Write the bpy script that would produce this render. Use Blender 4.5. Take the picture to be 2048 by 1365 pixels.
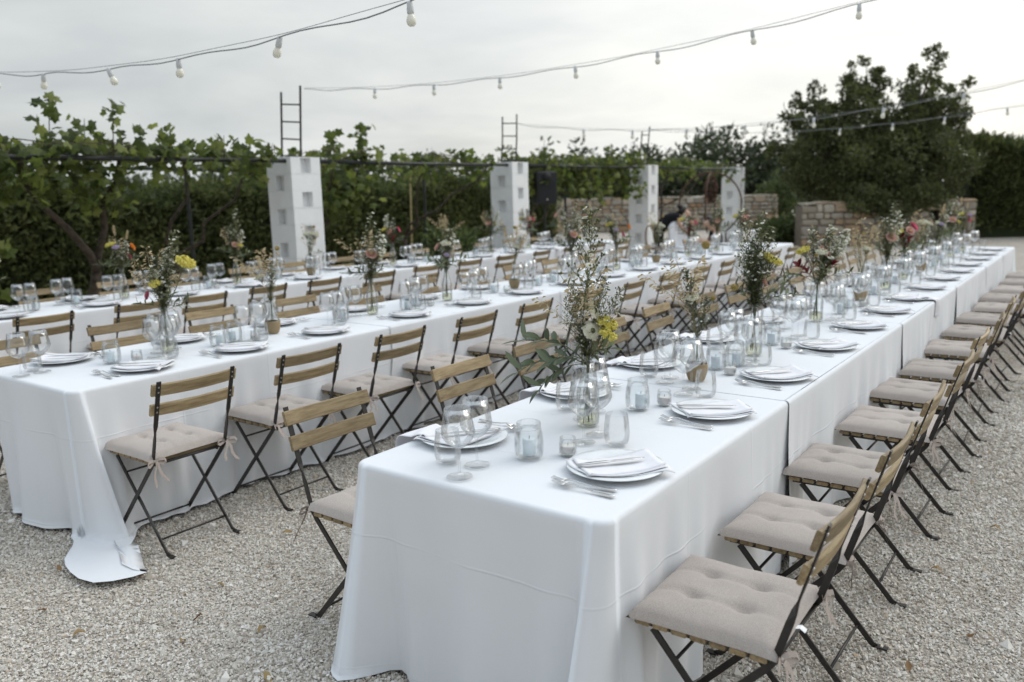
import bpy, bmesh, math, random
import numpy as np
from mathutils import Vector, Matrix, Euler

for o in list(bpy.data.objects):
    bpy.data.objects.remove(o)
random.seed(11)
rng = np.random.default_rng(5)
SC = bpy.context.scene
COL = SC.collection
R = math.radians

# ------------------------------------------------------------------ camera
CAM_H = 1.6
cam_d = bpy.data.cameras.new('camera')
cam = bpy.data.objects.new('camera', cam_d)
COL.objects.link(cam)
SC.camera = cam
cam_d.sensor_width = 36.0
cam_d.lens = 36.0 * 1650.0 / 2048.0
cam_d.clip_start = 0.05
cam_d.clip_end = 2000
_f = Vector((1216.0, -330.5, 1650.0)).normalized()        # table direction seen by the camera
_up = -_f.cross(Vector((1.0, -0.024, 0.0)))
if _up.y > 0:
    _up = -_up
_up.normalize()
_r = _f.cross(_up)
if _r.x < 0:
    _r = -_r
_m = Matrix(((_r.x, -_r.y, -_r.z), (_f.x, -_f.y, -_f.z), (_up.x, -_up.y, -_up.z)))
cam.matrix_world = Matrix.Translation((0, 0, CAM_H)) @ _m.to_4x4()
cam_d.dof.use_dof = True
cam_d.dof.focus_distance = 2.95
cam_d.dof.aperture_fstop = 2.5
cam_d.dof.aperture_blades = 0

# ------------------------------------------------------------------ sky and sun
SUN_EL, SUN_AZ = R(46), R(22)          # azimuth measured from +Y towards +X
wd = bpy.data.worlds.new('World')
SC.world = wd
wd.use_nodes = True
nt = wd.node_tree
for n in list(nt.nodes):
    nt.nodes.remove(n)
def wn(t, **k):
    n = nt.nodes.new(t)
    for a, b in k.items():
        setattr(n, a, b)
    return n
w_out = wn('ShaderNodeOutputWorld')
w_bg = wn('ShaderNodeBackground')
w_bg.inputs['Strength'].default_value = 0.1
w_sky = wn('ShaderNodeTexSky', sky_type='NISHITA', sun_disc=False)
w_sky.sun_elevation = SUN_EL
w_sky.sun_rotation = SUN_AZ
w_sky.air_density = 1.2
w_sky.dust_density = 2.5
w_tc = wn('ShaderNodeTexCoord')
w_sep = wn('ShaderNodeSeparateXYZ')
nt.links.new(w_tc.outputs['Generated'], w_sep.inputs[0])
# flatten the direction on to a cloud layer: xy / (z + 0.12)
w_add = wn('ShaderNodeMath', operation='ADD'); w_add.inputs[1].default_value = 0.16
w_abs = wn('ShaderNodeMath', operation='ABSOLUTE')
nt.links.new(w_sep.outputs['Z'], w_abs.inputs[0])
nt.links.new(w_abs.outputs[0], w_add.inputs[0])
w_dx = wn('ShaderNodeMath', operation='DIVIDE'); w_dy = wn('ShaderNodeMath', operation='DIVIDE')
nt.links.new(w_sep.outputs['X'], w_dx.inputs[0]); nt.links.new(w_add.outputs[0], w_dx.inputs[1])
nt.links.new(w_sep.outputs['Y'], w_dy.inputs[0]); nt.links.new(w_add.outputs[0], w_dy.inputs[1])
w_cmb = wn('ShaderNodeCombineXYZ')
nt.links.new(w_dx.outputs[0], w_cmb.inputs[0]); nt.links.new(w_dy.outputs[0], w_cmb.inputs[1])
w_n1 = wn('ShaderNodeTexNoise'); w_n1.inputs['Scale'].default_value = 1.15
w_n1.inputs['Detail'].default_value = 8; w_n1.inputs['Roughness'].default_value = 0.55
w_n1.inputs['Distortion'].default_value = 0.35
nt.links.new(w_cmb.outputs[0], w_n1.inputs['Vector'])
w_r1 = wn('ShaderNodeValToRGB')
w_r1.color_ramp.elements[0].position = 0.36; w_r1.color_ramp.elements[0].color = (8.2, 8.25, 8.25, 1)
w_r1.color_ramp.elements[1].position = 0.64; w_r1.color_ramp.elements[1].color = (9.8, 9.72, 9.45, 1)
nt.links.new(w_n1.outputs['Fac'], w_r1.inputs[0])
w_n2 = wn('ShaderNodeTexNoise'); w_n2.inputs['Scale'].default_value = 0.6
w_n2.inputs['Detail'].default_value = 5
nt.links.new(w_cmb.outputs[0], w_n2.inputs['Vector'])
w_r2 = wn('ShaderNodeMapRange')
w_r2.inputs['From Min'].default_value = 0.35; w_r2.inputs['From Max'].default_value = 0.65
w_r2.inputs['To Min'].default_value = 0.78; w_r2.inputs['To Max'].default_value = 0.97
nt.links.new(w_n2.outputs['Fac'], w_r2.inputs['Value'])
w_mix = wn('ShaderNodeMix', data_type='RGBA')
nt.links.new(w_r2.outputs[0], w_mix.inputs[0])
nt.links.new(w_sky.outputs[0], w_mix.inputs[6])
nt.links.new(w_r1.outputs[0], w_mix.inputs[7])
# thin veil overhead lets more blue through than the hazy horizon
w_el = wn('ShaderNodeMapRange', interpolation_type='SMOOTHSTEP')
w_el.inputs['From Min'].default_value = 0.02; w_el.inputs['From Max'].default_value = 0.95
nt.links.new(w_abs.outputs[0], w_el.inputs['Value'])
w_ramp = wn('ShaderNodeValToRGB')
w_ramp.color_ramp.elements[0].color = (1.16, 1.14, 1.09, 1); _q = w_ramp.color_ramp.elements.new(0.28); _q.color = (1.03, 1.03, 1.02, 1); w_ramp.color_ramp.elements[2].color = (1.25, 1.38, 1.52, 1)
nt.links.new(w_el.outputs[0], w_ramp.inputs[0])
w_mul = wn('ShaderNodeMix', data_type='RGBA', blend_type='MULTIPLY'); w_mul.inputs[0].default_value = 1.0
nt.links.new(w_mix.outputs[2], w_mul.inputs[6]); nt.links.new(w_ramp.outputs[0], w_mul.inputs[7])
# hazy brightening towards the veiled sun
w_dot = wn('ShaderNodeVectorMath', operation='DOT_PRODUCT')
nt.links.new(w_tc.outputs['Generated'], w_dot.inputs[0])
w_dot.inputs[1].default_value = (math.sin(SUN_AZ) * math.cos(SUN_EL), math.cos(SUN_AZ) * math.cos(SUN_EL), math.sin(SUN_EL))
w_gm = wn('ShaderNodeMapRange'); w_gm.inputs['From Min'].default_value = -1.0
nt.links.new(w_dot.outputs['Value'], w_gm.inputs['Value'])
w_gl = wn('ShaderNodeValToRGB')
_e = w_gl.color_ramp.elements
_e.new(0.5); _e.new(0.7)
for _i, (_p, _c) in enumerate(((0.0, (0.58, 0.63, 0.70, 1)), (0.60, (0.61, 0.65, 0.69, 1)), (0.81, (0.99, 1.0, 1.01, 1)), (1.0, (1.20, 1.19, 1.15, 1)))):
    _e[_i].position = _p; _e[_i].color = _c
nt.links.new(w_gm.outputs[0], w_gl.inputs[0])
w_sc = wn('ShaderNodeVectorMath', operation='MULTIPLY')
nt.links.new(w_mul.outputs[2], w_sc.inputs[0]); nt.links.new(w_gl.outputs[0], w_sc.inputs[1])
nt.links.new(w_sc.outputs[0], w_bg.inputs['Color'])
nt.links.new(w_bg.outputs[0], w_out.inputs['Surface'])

sun_d = bpy.data.lights.new('sun', 'SUN')
sun_d.energy = 0.9
sun_d.angle = R(35)
sun_d.color = (1.0, 0.95, 0.88)
sun = bpy.data.objects.new('sun', sun_d)
COL.objects.link(sun)
_sd = Vector((math.sin(SUN_AZ) * math.cos(SUN_EL), math.cos(SUN_AZ) * math.cos(SUN_EL), math.sin(SUN_EL)))
sun.rotation_euler = _sd.to_track_quat('Z', 'Y').to_euler()

SC.view_settings.view_transform = 'Standard'
SC.view_settings.look = 'None'
SC.view_settings.exposure = 0.10
SC.view_settings.gamma = 1.0
SC.view_settings.use_curve_mapping = False
cy = SC.cycles
cy.max_bounces = 8
cy.diffuse_bounces = 3
cy.glossy_bounces = 3
cy.transmission_bounces = 6
cy.transparent_max_bounces = 28
cy.caustics_reflective = False
cy.caustics_refractive = False
cy.use_denoising = True
cy.use_adaptive_sampling = True
cy.adaptive_threshold = 0.015

# ------------------------------------------------------------------ materials
class Mat:
    """small node-material helper"""
    def __init__(self, name):
        self.m = bpy.data.materials.new(name)
        self.m.use_nodes = True
        self.t = self.m.node_tree
        self.p = self.t.nodes['Principled BSDF']
        self.out = self.t.nodes['Material Output']
    def n(self, t, ins=None, **k):
        nd = self.t.nodes.new(t)
        for a, b in k.items():
            setattr(nd, a, b)
        for a, b in (ins or {}).items():
            nd.inputs[a].default_value = b
        return nd
    def l(self, a, b):
        self.t.links.new(a, b)
    def set(self, **k):
        for a, b in k.items():
            self.p.inputs[a.replace('_', ' ')].default_value = b
        return self
    def ramp(self, src, stops):
        r = self.n('ShaderNodeValToRGB')
        e = r.color_ramp.elements
        while len(e) < len(stops):
            e.new(0.5)
        for i, (p, c) in enumerate(stops):
            e[i].position = p
            e[i].color = (*c, 1) if len(c) == 3 else c
        self.l(src, r.inputs[0])
        return r.outputs[0]
    def bump(self, src, strength=0.3, dist=0.01, chain=None):
        b = self.n('ShaderNodeBump', {'Strength': strength, 'Distance': dist})
        self.l(src, b.inputs['Height'])
        if chain is not None:
            self.l(chain, b.inputs['Normal'])
        return b.outputs[0]
    def normal(self, src):
        self.l(src, self.p.inputs['Normal'])
    def color(self, src):
        self.l(src, self.p.inputs['Base Color'])
    def coord(self, which='Object', scale=None):
        tc = self.n('ShaderNodeTexCoord')
        if scale is None:
            return tc.outputs[which]
        mp = self.n('ShaderNodeMapping')
        mp.inputs['Scale'].default_value = scale
        self.l(tc.outputs[which], mp.inputs[0])
        return mp.outputs[0]
    def noise(self, vec, scale, detail=4, rough=0.55):
        n = self.n('ShaderNodeTexNoise', {'Scale': scale, 'Detail': detail, 'Roughness': rough})
        if vec is not None:
            self.l(vec, n.inputs['Vector'])
        return n.outputs['Fac']

def plain(name, col, rough=0.6, metal=0.0, var=0.12, scale=30, spec=0.4, bump=0.0):
    M = Mat(name)
    nz = M.noise(M.coord(), scale)
    lo = tuple(c * (1 - var) for c in col); hi = tuple(min(1, c * (1 + var)) for c in col)
    M.color(M.ramp(nz, [(0.3, lo), (0.7, hi)]))
    M.set(Roughness=rough, Metallic=metal, Specular_IOR_Level=spec)
    if bump:
        M.normal(M.bump(nz, bump, 0.005))
    return M.m

MATS = {}
# cloth ------------------------------------------------------------
def mk_cloth():
    M = Mat('white_tablecloth')
    uv = M.n('ShaderNodeUVMap'); uv.uv_map = 'cloth'
    sp = M.n('ShaderNodeSeparateXYZ'); M.l(uv.outputs[0], sp.inputs[0])
    def ridge(sock, period, phase, width):
        a = M.n('ShaderNodeMath', {1: phase}, operation='ADD'); M.l(sock, a.inputs[0])
        b = M.n('ShaderNodeMath', {1: period}, operation='PINGPONG'); M.l(a.outputs[0], b.inputs[0])
        c = M.n('ShaderNodeMapRange', {'From Min': 0.0, 'From Max': width, 'To Min': 1.0, 'To Max': 0.0}, interpolation_type='SMOOTHSTEP')
        M.l(b.outputs[0], c.inputs['Value'])
        return c.outputs[0]
    r1 = ridge(sp.outputs['Y'], 0.235, 0.25, 0.006)
    r2 = ridge(sp.outputs['X'], 0.27, 0.11, 0.006)
    mx = M.n('ShaderNodeMath', operation='ADD'); M.l(r1, mx.inputs[0]); M.l(r2, mx.inputs[1])
    n1 = M.noise(uv.outputs[0], 2.2, 4, 0.5)
    n2 = M.noise(uv.outputs[0], 900.0, 2, 0.5)
    b0 = M.bump(n1, 0.16, 0.03)
    nb = M.noise(uv.outputs[0], 3.1, 3, 0.5)
    nr = M.n('ShaderNodeMapRange', {'From Min': 0.42, 'From Max': 0.62}); M.l(nb, nr.inputs['Value'])
    mm = M.n('ShaderNodeMath', operation='MULTIPLY'); M.l(mx.outputs[0], mm.inputs[0]); M.l(nr.outputs[0], mm.inputs[1])
    b1 = M.bump(mm.outputs[0], 0.5, 0.003, b0)
    b2 = M.bump(n2, 0.12, 0.001, b1)
    M.normal(b2)
    n3 = M.noise(M.coord(), 3.0, 4)
    M.color(M.ramp(n3, [(0.3, (0.745, 0.76, 0.785)), (0.7, (0.775, 0.785, 0.805))]))
    M.set(Roughness=0.85, Specular_IOR_Level=0.25, Sheen_Weight=0.15, Sheen_Roughness=0.6)
    return M.m
MATS['cloth'] = mk_cloth()
MATS['napkin'] = plain('white_napkin', (0.80, 0.79, 0.81), 0.85, var=0.03, scale=40, spec=0.2, bump=0.15)
def mk_wood():
    M = Mat('acacia_slat_wood')
    oi = M.n('ShaderNodeObjectInfo')
    tc = M.n('ShaderNodeTexCoord')
    ad = M.n('ShaderNodeVectorMath', operation='ADD'); M.l(tc.outputs['Object'], ad.inputs[0])
    sc = M.n('ShaderNodeVectorMath', operation='SCALE'); sc.inputs['Scale'].default_value = 37.0
    cm = M.n('ShaderNodeCombineXYZ'); M.l(oi.outputs['Random'], cm.inputs[0]); M.l(oi.outputs['Random'], cm.inputs[1]); M.l(oi.outputs['Random'], cm.inputs[2])
    M.l(cm.outputs[0], sc.inputs[0]); M.l(sc.outputs[0], ad.inputs[1])
    mp = M.n('ShaderNodeMapping'); mp.inputs['Scale'].default_value = (2.2, 26, 26); M.l(ad.outputs[0], mp.inputs[0])
    g = M.noise(mp.outputs[0], 2.4, 8, 0.65)
    mp2 = M.n('ShaderNodeMapping'); mp2.inputs['Scale'].default_value = (9, 160, 160); M.l(ad.outputs[0], mp2.inputs[0])
    g2 = M.noise(mp2.outputs[0], 1.6, 3, 0.6)
    c1 = M.ramp(g, [(0.28, (0.20, 0.13, 0.055)), (0.5, (0.37, 0.265, 0.125)), (0.72, (0.50, 0.38, 0.20))])
    hs = M.n('ShaderNodeHueSaturation', {'Saturation': 0.88})
    mr = M.n('ShaderNodeMapRange', {'To Min': 0.64, 'To Max': 1.02}); M.l(oi.outputs['Random'], mr.inputs['Value'])
    M.l(mr.outputs[0], hs.inputs['Value']); M.l(c1, hs.inputs['Color'])
    mu = M.n('ShaderNodeMix', {0: 0.35}, data_type='RGBA', blend_type='MULTIPLY')
    M.l(hs.outputs[0], mu.inputs[6])
    M.l(M.ramp(g2, [(0.35, (0.55, 0.5, 0.45)), (0.6, (1, 1, 1))]), mu.inputs[7])
    M.color(mu.outputs[2])
    M.normal(M.bump(g2, 0.18, 0.002))
    M.set(Roughness=0.55, Specular_IOR_Level=0.35)
    return M.m
MATS['wood'] = mk_wood()
MATS['iron'] = plain('dark_chair_iron', (0.020, 0.017, 0.015), 0.45, 0.0, 0.3, 60, 0.5, 0.05)
MATS['rivet'] = plain('steel_rivet', (0.55, 0.54, 0.52), 0.35, 0.9, 0.1, 60)
def mk_cushion():
    M = Mat('beige_cushion_linen')
    c = M.coord()
    n1 = M.noise(c, 420, 2, 0.7)
    n2 = M.noise(c, 45, 4, 0.6)
    col = M.ramp(n1, [(0.3, (0.36, 0.31, 0.275)), (0.7, (0.55, 0.49, 0.445))])
    mu = M.n('ShaderNodeMix', {0: 0.25}, data_type='RGBA', blend_type='MULTIPLY')
    M.l(col, mu.inputs[6]); M.l(M.ramp(n2, [(0.3, (0.82, 0.8, 0.78)), (0.7, (1, 1, 1))]), mu.inputs[7])
    oi = M.n('ShaderNodeObjectInfo')
    hs = M.n('ShaderNodeHueSaturation')
    mr = M.n('ShaderNodeMapRange', {'To Min': 0.88, 'To Max': 1.08}); M.l(oi.outputs['Random'], mr.inputs['Value'])
    M.l(mr.outputs[0], hs.inputs['Value']); M.l(mu.outputs[2], hs.inputs['Color'])
    M.color(hs.outputs[0])
    M.normal(M.bump(n1, 0.35, 0.0015))
    M.set(Roughness=0.9, Specular_IOR_Level=0.15, Sheen_Weight=0.2)
    return M.m
MATS['cushion'] = mk_cushion()
MATS['ribbon'] = plain('beige_cotton_ribbon', (0.42, 0.355, 0.315), 0.85, 0, 0.1, 200, 0.15)
MATS['tag'] = plain('white_care_tag', (0.78, 0.78, 0.78), 0.6)
MATS['china'] = plain('white_porcelain', (0.78, 0.80, 0.81), 0.12, 0, 0.02, 5, 0.5)
MATS['steel'] = plain('polished_cutlery_steel', (0.62, 0.61, 0.60), 0.16, 1.0, 0.06, 20)

def glass(name, tint=(0.97, 0.985, 0.985), edge=(0.80, 0.86, 0.87), boost=1.0):
    """thin-walled clear glass: transparent body, Fresnel reflections, edges a little deeper in colour"""
    M = Mat(name)
    M.t.nodes.remove(M.p)
    lw = M.n('ShaderNodeLayerWeight', {'Blend': 0.25})
    tr = M.n('ShaderNodeBsdfTransparent')
    M.l(M.ramp(lw.outputs['Facing'], [(0.0, tint), (0.80, tint), (1.0, edge)]), tr.inputs['Color'])
    gl = M.n('ShaderNodeBsdfGlossy', {'Roughness': 0.02})
    fr = M.n('ShaderNodeFresnel', {'IOR': 1.5})
    mm = M.n('ShaderNodeMath', {1: boost}, operation='MULTIPLY', use_clamp=True); M.l(fr.outputs[0], mm.inputs[0])
    # fade the 100 % mirror at the very edge of thin glass
    mn = M.n('ShaderNodeMath', {1: 0.42}, operation='MINIMUM'); M.l(mm.outputs[0], mn.inputs[0])
    mx = M.n('ShaderNodeMixShader')
    M.l(mn.outputs[0], mx.inputs[0]); M.l(tr.outputs[0], mx.inputs[1]); M.l(gl.outputs[0], mx.inputs[2])
    M.l(mx.outputs[0], M.out.inputs['Surface'])
    return M.m
MATS['glass'] = glass('clear_wine_glass', (0.990, 0.993, 0.993), (0.80, 0.83, 0.84), 0.9)
MATS['jarglass'] = glass('thick_jar_glass', (0.985, 0.992, 0.992), (0.80, 0.86, 0.875), 0.9)
MATS['water'] = glass('vase_water', (0.94, 0.93, 0.80), (0.80, 0.78, 0.60), 1.0)
def mk_wax(name, col):
    M = Mat(name)
    M.color(M.ramp(M.noise(M.coord(), 20), [(0.3, tuple(c * 0.97 for c in col)), (0.7, col)]))
    M.set(Roughness=0.5, Subsurface_Weight=0.3, Subsurface_Scale=0.01)
    return M.m
MATS['wax_blue'] = mk_wax('pale_blue_candle_wax', (0.76, 0.83, 0.87))
MATS['wax'] = mk_wax('white_candle_wax', (0.82, 0.80, 0.77))
MATS['wick'] = plain('candle_wick', (0.12, 0.1, 0.08), 0.9)
def mk_twine():
    M = Mat('jute_twine_wrap')
    w = M.n('ShaderNodeTexWave', {'Scale': 95.0, 'Distortion': 2.0, 'Detail': 2.0}, bands_direction='Z')
    M.l(M.coord(), w.inputs['Vector'])
    M.color(M.ramp(w.outputs['Fac'], [(0.2, (0.24, 0.17, 0.09)), (0.8, (0.47, 0.37, 0.23))]))
    M.normal(M.bump(w.outputs['Fac'], 0.6, 0.002))
    M.set(Roughness=0.9, Specular_IOR_Level=0.1)
    return M.m
MATS['twine'] = mk_twine()

def leafmat(name, stops, trans=0.3, rough=0.5, attr='rnd', spec=0.35):
    """foliage: colour by a per-leaf random attribute, thin-leaf translucency"""
    M = Mat(name)
    at = M.n('ShaderNodeAttribute', attribute_name=attr)
    col = M.ramp(at.outputs['Fac'], stops)
    M.color(col)
    M.set(Roughness=rough, Specular_IOR_Level=spec)
    tl = M.n('ShaderNodeBsdfTranslucent')
    hs = M.n('ShaderNodeHueSaturation', {'Value': 1.3, 'Saturation': 1.1}); M.l(col, hs.inputs['Color'])
    M.l(hs.outputs[0], tl.inputs['Color'])
    mx = M.n('ShaderNodeMixShader', {0: trans})
    M.l(M.p.outputs[0], mx.inputs[1]); M.l(tl.outputs[0], mx.inputs[2])
    M.l(mx.outputs[0], M.out.inputs['Surface'])
    return M.m
MATS['vineleaf'] = leafmat('grape_leaf', [(0, (0.050, 0.066, 0.019)), (0.5, (0.10, 0.13, 0.034)), (0.85, (0.16, 0.195, 0.052)), (1, (0.23, 0.25, 0.08))], 0.5)
MATS['hedge'] = leafmat('hedge_needles', [(0, (0.042, 0.056, 0.020)), (0.6, (0.105, 0.125, 0.044)), (1, (0.20, 0.215, 0.085))], 0.35, 0.7)
MATS['carob'] = leafmat('carob_leaf', [(0, (0.055, 0.066, 0.026)), (0.6, (0.108, 0.125, 0.047)), (0.9, (0.16, 0.18, 0.066)), (1, (0.22, 0.24, 0.09))], 0.36, 0.42)
MATS['olive'] = leafmat('olive_leaf', [(0, (0.035, 0.047, 0.024)), (0.6, (0.07, 0.088, 0.045)), (1, (0.13, 0.15, 0.085))], 0.25, 0.55)
MATS['bush'] = leafmat('bush_leaf', [(0, (0.05, 0.07, 0.025)), (0.6, (0.10, 0.13, 0.045)), (1, (0.19, 0.22, 0.09))], 0.3, 0.6)
MATS['f_green'] = leafmat('stem_green', [(0, (0.09, 0.10, 0.042)), (1, (0.25, 0.26, 0.13))], 0.2, 0.55)
MATS['f_leaf'] = leafmat('grey_green_leaf', [(0, (0.08, 0.10, 0.065)), (0.6, (0.13, 0.16, 0.10)), (1, (0.20, 0.23, 0.15))], 0.25, 0.5)
MATS['f_dark'] = leafmat('dark_green_leaf', [(0, (0.062, 0.076, 0.034)), (1, (0.16, 0.18, 0.085))], 0.2, 0.45)
MATS['f_white'] = leafmat('white_petal', [(0, (0.66, 0.66, 0.58)), (1, (0.82, 0.82, 0.78))], 0.3, 0.7)
MATS['f_cream'] = leafmat('cream_petal', [(0, (0.62, 0.60, 0.46)), (1, (0.80, 0.79, 0.66))], 0.3, 0.7)
MATS['f_yellow'] = leafmat('yellow_petal', [(0, (0.55, 0.46, 0.07)), (1, (0.80, 0.74, 0.22))], 0.25, 0.7)
MATS['f_pink'] = leafmat('pink_petal', [(0, (0.50, 0.07, 0.16)), (1, (0.78, 0.26, 0.34))], 0.3, 0.6)
MATS['f_blush'] = leafmat('blush_petal', [(0, (0.66, 0.38, 0.32)), (1, (0.80, 0.60, 0.52))], 0.3, 0.6)
MATS['f_orange'] = leafmat('orange_petal', [(0, (0.62, 0.20, 0.04)), (1, (0.78, 0.36, 0.10))], 0.3, 0.6)
MATS['f_red'] = leafmat('dark_red_petal', [(0, (0.09, 0.012, 0.018)), (1, (0.28, 0.03, 0.04))], 0.2, 0.6)
MATS['f_lilac'] = leafmat('lilac_petal', [(0, (0.34, 0.26, 0.40)), (1, (0.55, 0.47, 0.60))], 0.3, 0.6)
MATS['f_straw'] = leafmat('dry_grass_straw', [(0, (0.36, 0.28, 0.16)), (1, (0.62, 0.53, 0.36))], 0.3, 0.75)
MATS['f_pod'] = leafmat('ochre_seed_head', [(0, (0.26, 0.19, 0.05)), (1, (0.50, 0.40, 0.16))], 0.1, 0.8)
MATS['dryleaf'] = leafmat('dry_fallen_leaf', [(0, (0.13, 0.065, 0.03)), (0.5, (0.24, 0.14, 0.07)), (1, (0.38, 0.29, 0.13))], 0.15, 0.7)
MATS['bark'] = plain('bark', (0.075, 0.06, 0.046), 0.9, 0, 0.45, 14, 0.15, 0.6)
MATS['pole'] = plain('dark_metal_tube', (0.035, 0.037, 0.036), 0.5, 0.4, 0.3, 20)
MATS['rust'] = plain('rusty_hoop', (0.085, 0.045, 0.03), 0.75, 0.2, 0.35, 40)
MATS['bamboo'] = plain('bamboo_cane', (0.36, 0.29, 0.14), 0.6, 0, 0.2, 20)
MATS['plaster'] = None
def mk_plaster():
    M = Mat('white_limewash_block')
    c = M.coord()
    n1 = M.noise(c, 7, 6, 0.6); n2 = M.noise(c, 60, 4, 0.6)
    M.color(M.ramp(n1, [(0.3, (0.82, 0.825, 0.825)), (0.65, (0.86, 0.86, 0.85))]))
    b = M.bump(n1, 0.25, 0.03); M.normal(M.bump(n2, 0.25, 0.006, b))
    M.set(Roughness=0.85, Specular_IOR_Level=0.2)
    return M.m
MATS['plaster'] = mk_plaster()
def mk_stone():
    M = Mat('limestone_rubble')
    oi = M.n('ShaderNodeObjectInfo')
    c = M.coord()
    n1 = M.noise(c, 9, 6, 0.65)
    base = M.ramp(oi.outputs['Random'], [(0, (0.36, 0.32, 0.26)), (0.3, (0.47, 0.43, 0.36)), (0.55, (0.40, 0.27, 0.16)), (0.78, (0.56, 0.52, 0.45)), (1, (0.28, 0.25, 0.21))])
    mu = M.n('ShaderNodeMix', {0: 0.6}, data_type='RGBA', blend_type='MULTIPLY')
    M.l(base, mu.inputs[6]); M.l(M.ramp(n1, [(0.3, (0.55, 0.48, 0.40)), (0.6, (1, 1, 1))]), mu.inputs[7])
    M.color(mu.outputs[2]); M.normal(M.bump(n1, 0.7, 0.02)); M.set(Roughness=0.9, Specular_IOR_Level=0.15)
    return M.m
MATS['stone'] = mk_stone()
MATS['mortar'] = plain('lime_mortar', (0.20, 0.17, 0.135), 0.95, 0, 0.25, 12, 0.1, 0.5)
MATS['hearth_back'] = plain('dark_hearth_back', (0.03, 0.028, 0.026), 0.95, 0, 0.3, 10, 0.1)  # near-black backing set inside the wall openings
MATS['black'] = plain('black_plastic', (0.014, 0.014, 0.015), 0.5, 0, 0.2, 50)
MATS['grille'] = plain('black_speaker_grille', (0.022, 0.022, 0.023), 0.7, 0.3, 0.5, 400)
MATS['cable'] = plain('grey_light_cable', (0.22, 0.23, 0.235), 0.6)
MATS['socket'] = plain('white_lamp_socket', (0.55, 0.56, 0.56), 0.5)
MATS['bulb'] = plain('frosted_bulb', (0.80, 0.77, 0.66), 0.25, 0, 0.03, 10, 0.5)
MATS['skin'] = plain('skin', (0.52, 0.33, 0.24), 0.55, 0, 0.06, 20)
MATS['hair'] = plain('dark_hair', (0.022, 0.015, 0.012), 0.5, 0, 0.3, 60)
MATS['blackcloth'] = plain('black_cotton', (0.012, 0.012, 0.014), 0.85, 0, 0.2, 30, 0.15)
MATS['whitecloth'] = plain('white_cotton', (0.76, 0.77, 0.79), 0.85, 0, 0.04, 10, 0.15)
MATS['cane'] = plain('brown_bentwood', (0.16, 0.085, 0.045), 0.45, 0, 0.25, 30)

def mk_ground():
    M = Mat('pale_gravel_ground')
    c = M.coord()
    v = M.n('ShaderNodeTexVoronoi', {'Scale': 75.0, 'Randomness': 1.0}); M.l(c, v.inputs['Vector'])
    v2 = M.n('ShaderNodeTexVoronoi', {'Scale': 38.0, 'Randomness': 1.0}); M.l(c, v2.inputs['Vector'])
    n1 = M.noise(c, 0.9, 5, 0.6)
    sepc = M.n('ShaderNodeSeparateColor'); M.l(v.outputs['Color'], sepc.inputs[0])
    col = M.ramp(sepc.outputs[0], [(0.0, (0.28, 0.25, 0.215)), (0.4, (0.50, 0.45, 0.385)), (0.8, (0.61, 0.56, 0.50)), (1.0, (0.70, 0.66, 0.61))])
    mu = M.n('ShaderNodeMix', {0: 1.0}, data_type='RGBA', blend_type='MULTIPLY')
    M.l(col, mu.inputs[6]); M.l(M.ramp(n1, [(0.3, (0.82, 0.80, 0.77)), (0.7, (1, 1, 1))]), mu.inputs[7])
    M.color(mu.outputs[2])
    b = M.bump(v.outputs['Distance'], 0.9, 0.012)
    M.normal(M.bump(v2.outputs['Distance'], 0.4, 0.015, b))
    M.set(Roughness=0.95, Specular_IOR_Level=0.1)
    return M.m
MATS['ground'] = mk_ground()
def mk_pebble():
    M = Mat('limestone_chippings')
    at = M.n('ShaderNodeAttribute', attribute_name='rnd')
    col = M.ramp(at.outputs['Fac'], [(0.0, (0.40, 0.35, 0.29)), (0.10, (0.57, 0.52, 0.455)), (0.55, (0.70, 0.665, 0.605)), (0.85, (0.77, 0.74, 0.69)), (0.95, (0.82, 0.80, 0.77)), (1.0, (0.52, 0.41, 0.29))])
    n1 = M.noise(M.coord(), 1.1, 4, 0.6)
    mu = M.n('ShaderNodeMix', {0: 1.0}, data_type='RGBA', blend_type='MULTIPLY')
    M.l(col, mu.inputs[6]); M.l(M.ramp(n1, [(0.3, (0.84, 0.82, 0.79)), (0.7, (1, 1, 1))]), mu.inputs[7])
    M.color(mu.outputs[2]); M.set(Roughness=0.95, Specular_IOR_Level=0.1)
    return M.m
MATS['pebble'] = mk_pebble()

# ------------------------------------------------------------------ mesh helpers
def mesh_np(name, v, f, mats, smooth=False, rnd=None, fmat=None, uv=None):
    """mesh from numpy arrays: v (n,3); f list of equal-length faces (m,k) or python list of lists"""
    me = bpy.data.meshes.new(name)
    v = np.asarray(v, np.float32)
    if isinstance(f, np.ndarray):
        m, k = f.shape
        me.vertices.add(len(v)); me.vertices.foreach_set('co', v.ravel())
        me.loops.add(m * k); me.loops.foreach_set('vertex_index', f.astype(np.int32).ravel())
        me.polygons.add(m)
        me.polygons.foreach_set('loop_start', np.arange(0, m * k, k, dtype=np.int32))
        me.polygons.foreach_set('loop_total', np.full(m, k, np.int32))
        me.update(calc_edges=True)
    else:
        me.from_pydata([tuple(map(float, p)) for p in v], [], f)
        me.update()
    for mt in mats:
        me.materials.append(MATS[mt] if isinstance(mt, str) else mt)
    if fmat is not None:
        me.polygons.foreach_set('material_index', np.asarray(fmat, np.int32))
    me.polygons.foreach_set('use_smooth', np.full(len(me.polygons), bool(smooth)))
    if rnd is not None:
        a = me.attributes.new('rnd', 'FLOAT', 'POINT')
        a.data.foreach_set('value', np.asarray(rnd, np.float32))
    if uv is not None:
        ul = me.uv_layers.new(name='cloth')
        idx = np.empty(len(me.loops), np.int32); me.loops.foreach_get('vertex_index', idx)
        ul.data.foreach_set('uv', np.asarray(uv, np.float32)[idx].ravel())
    me.validate()
    return me

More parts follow.
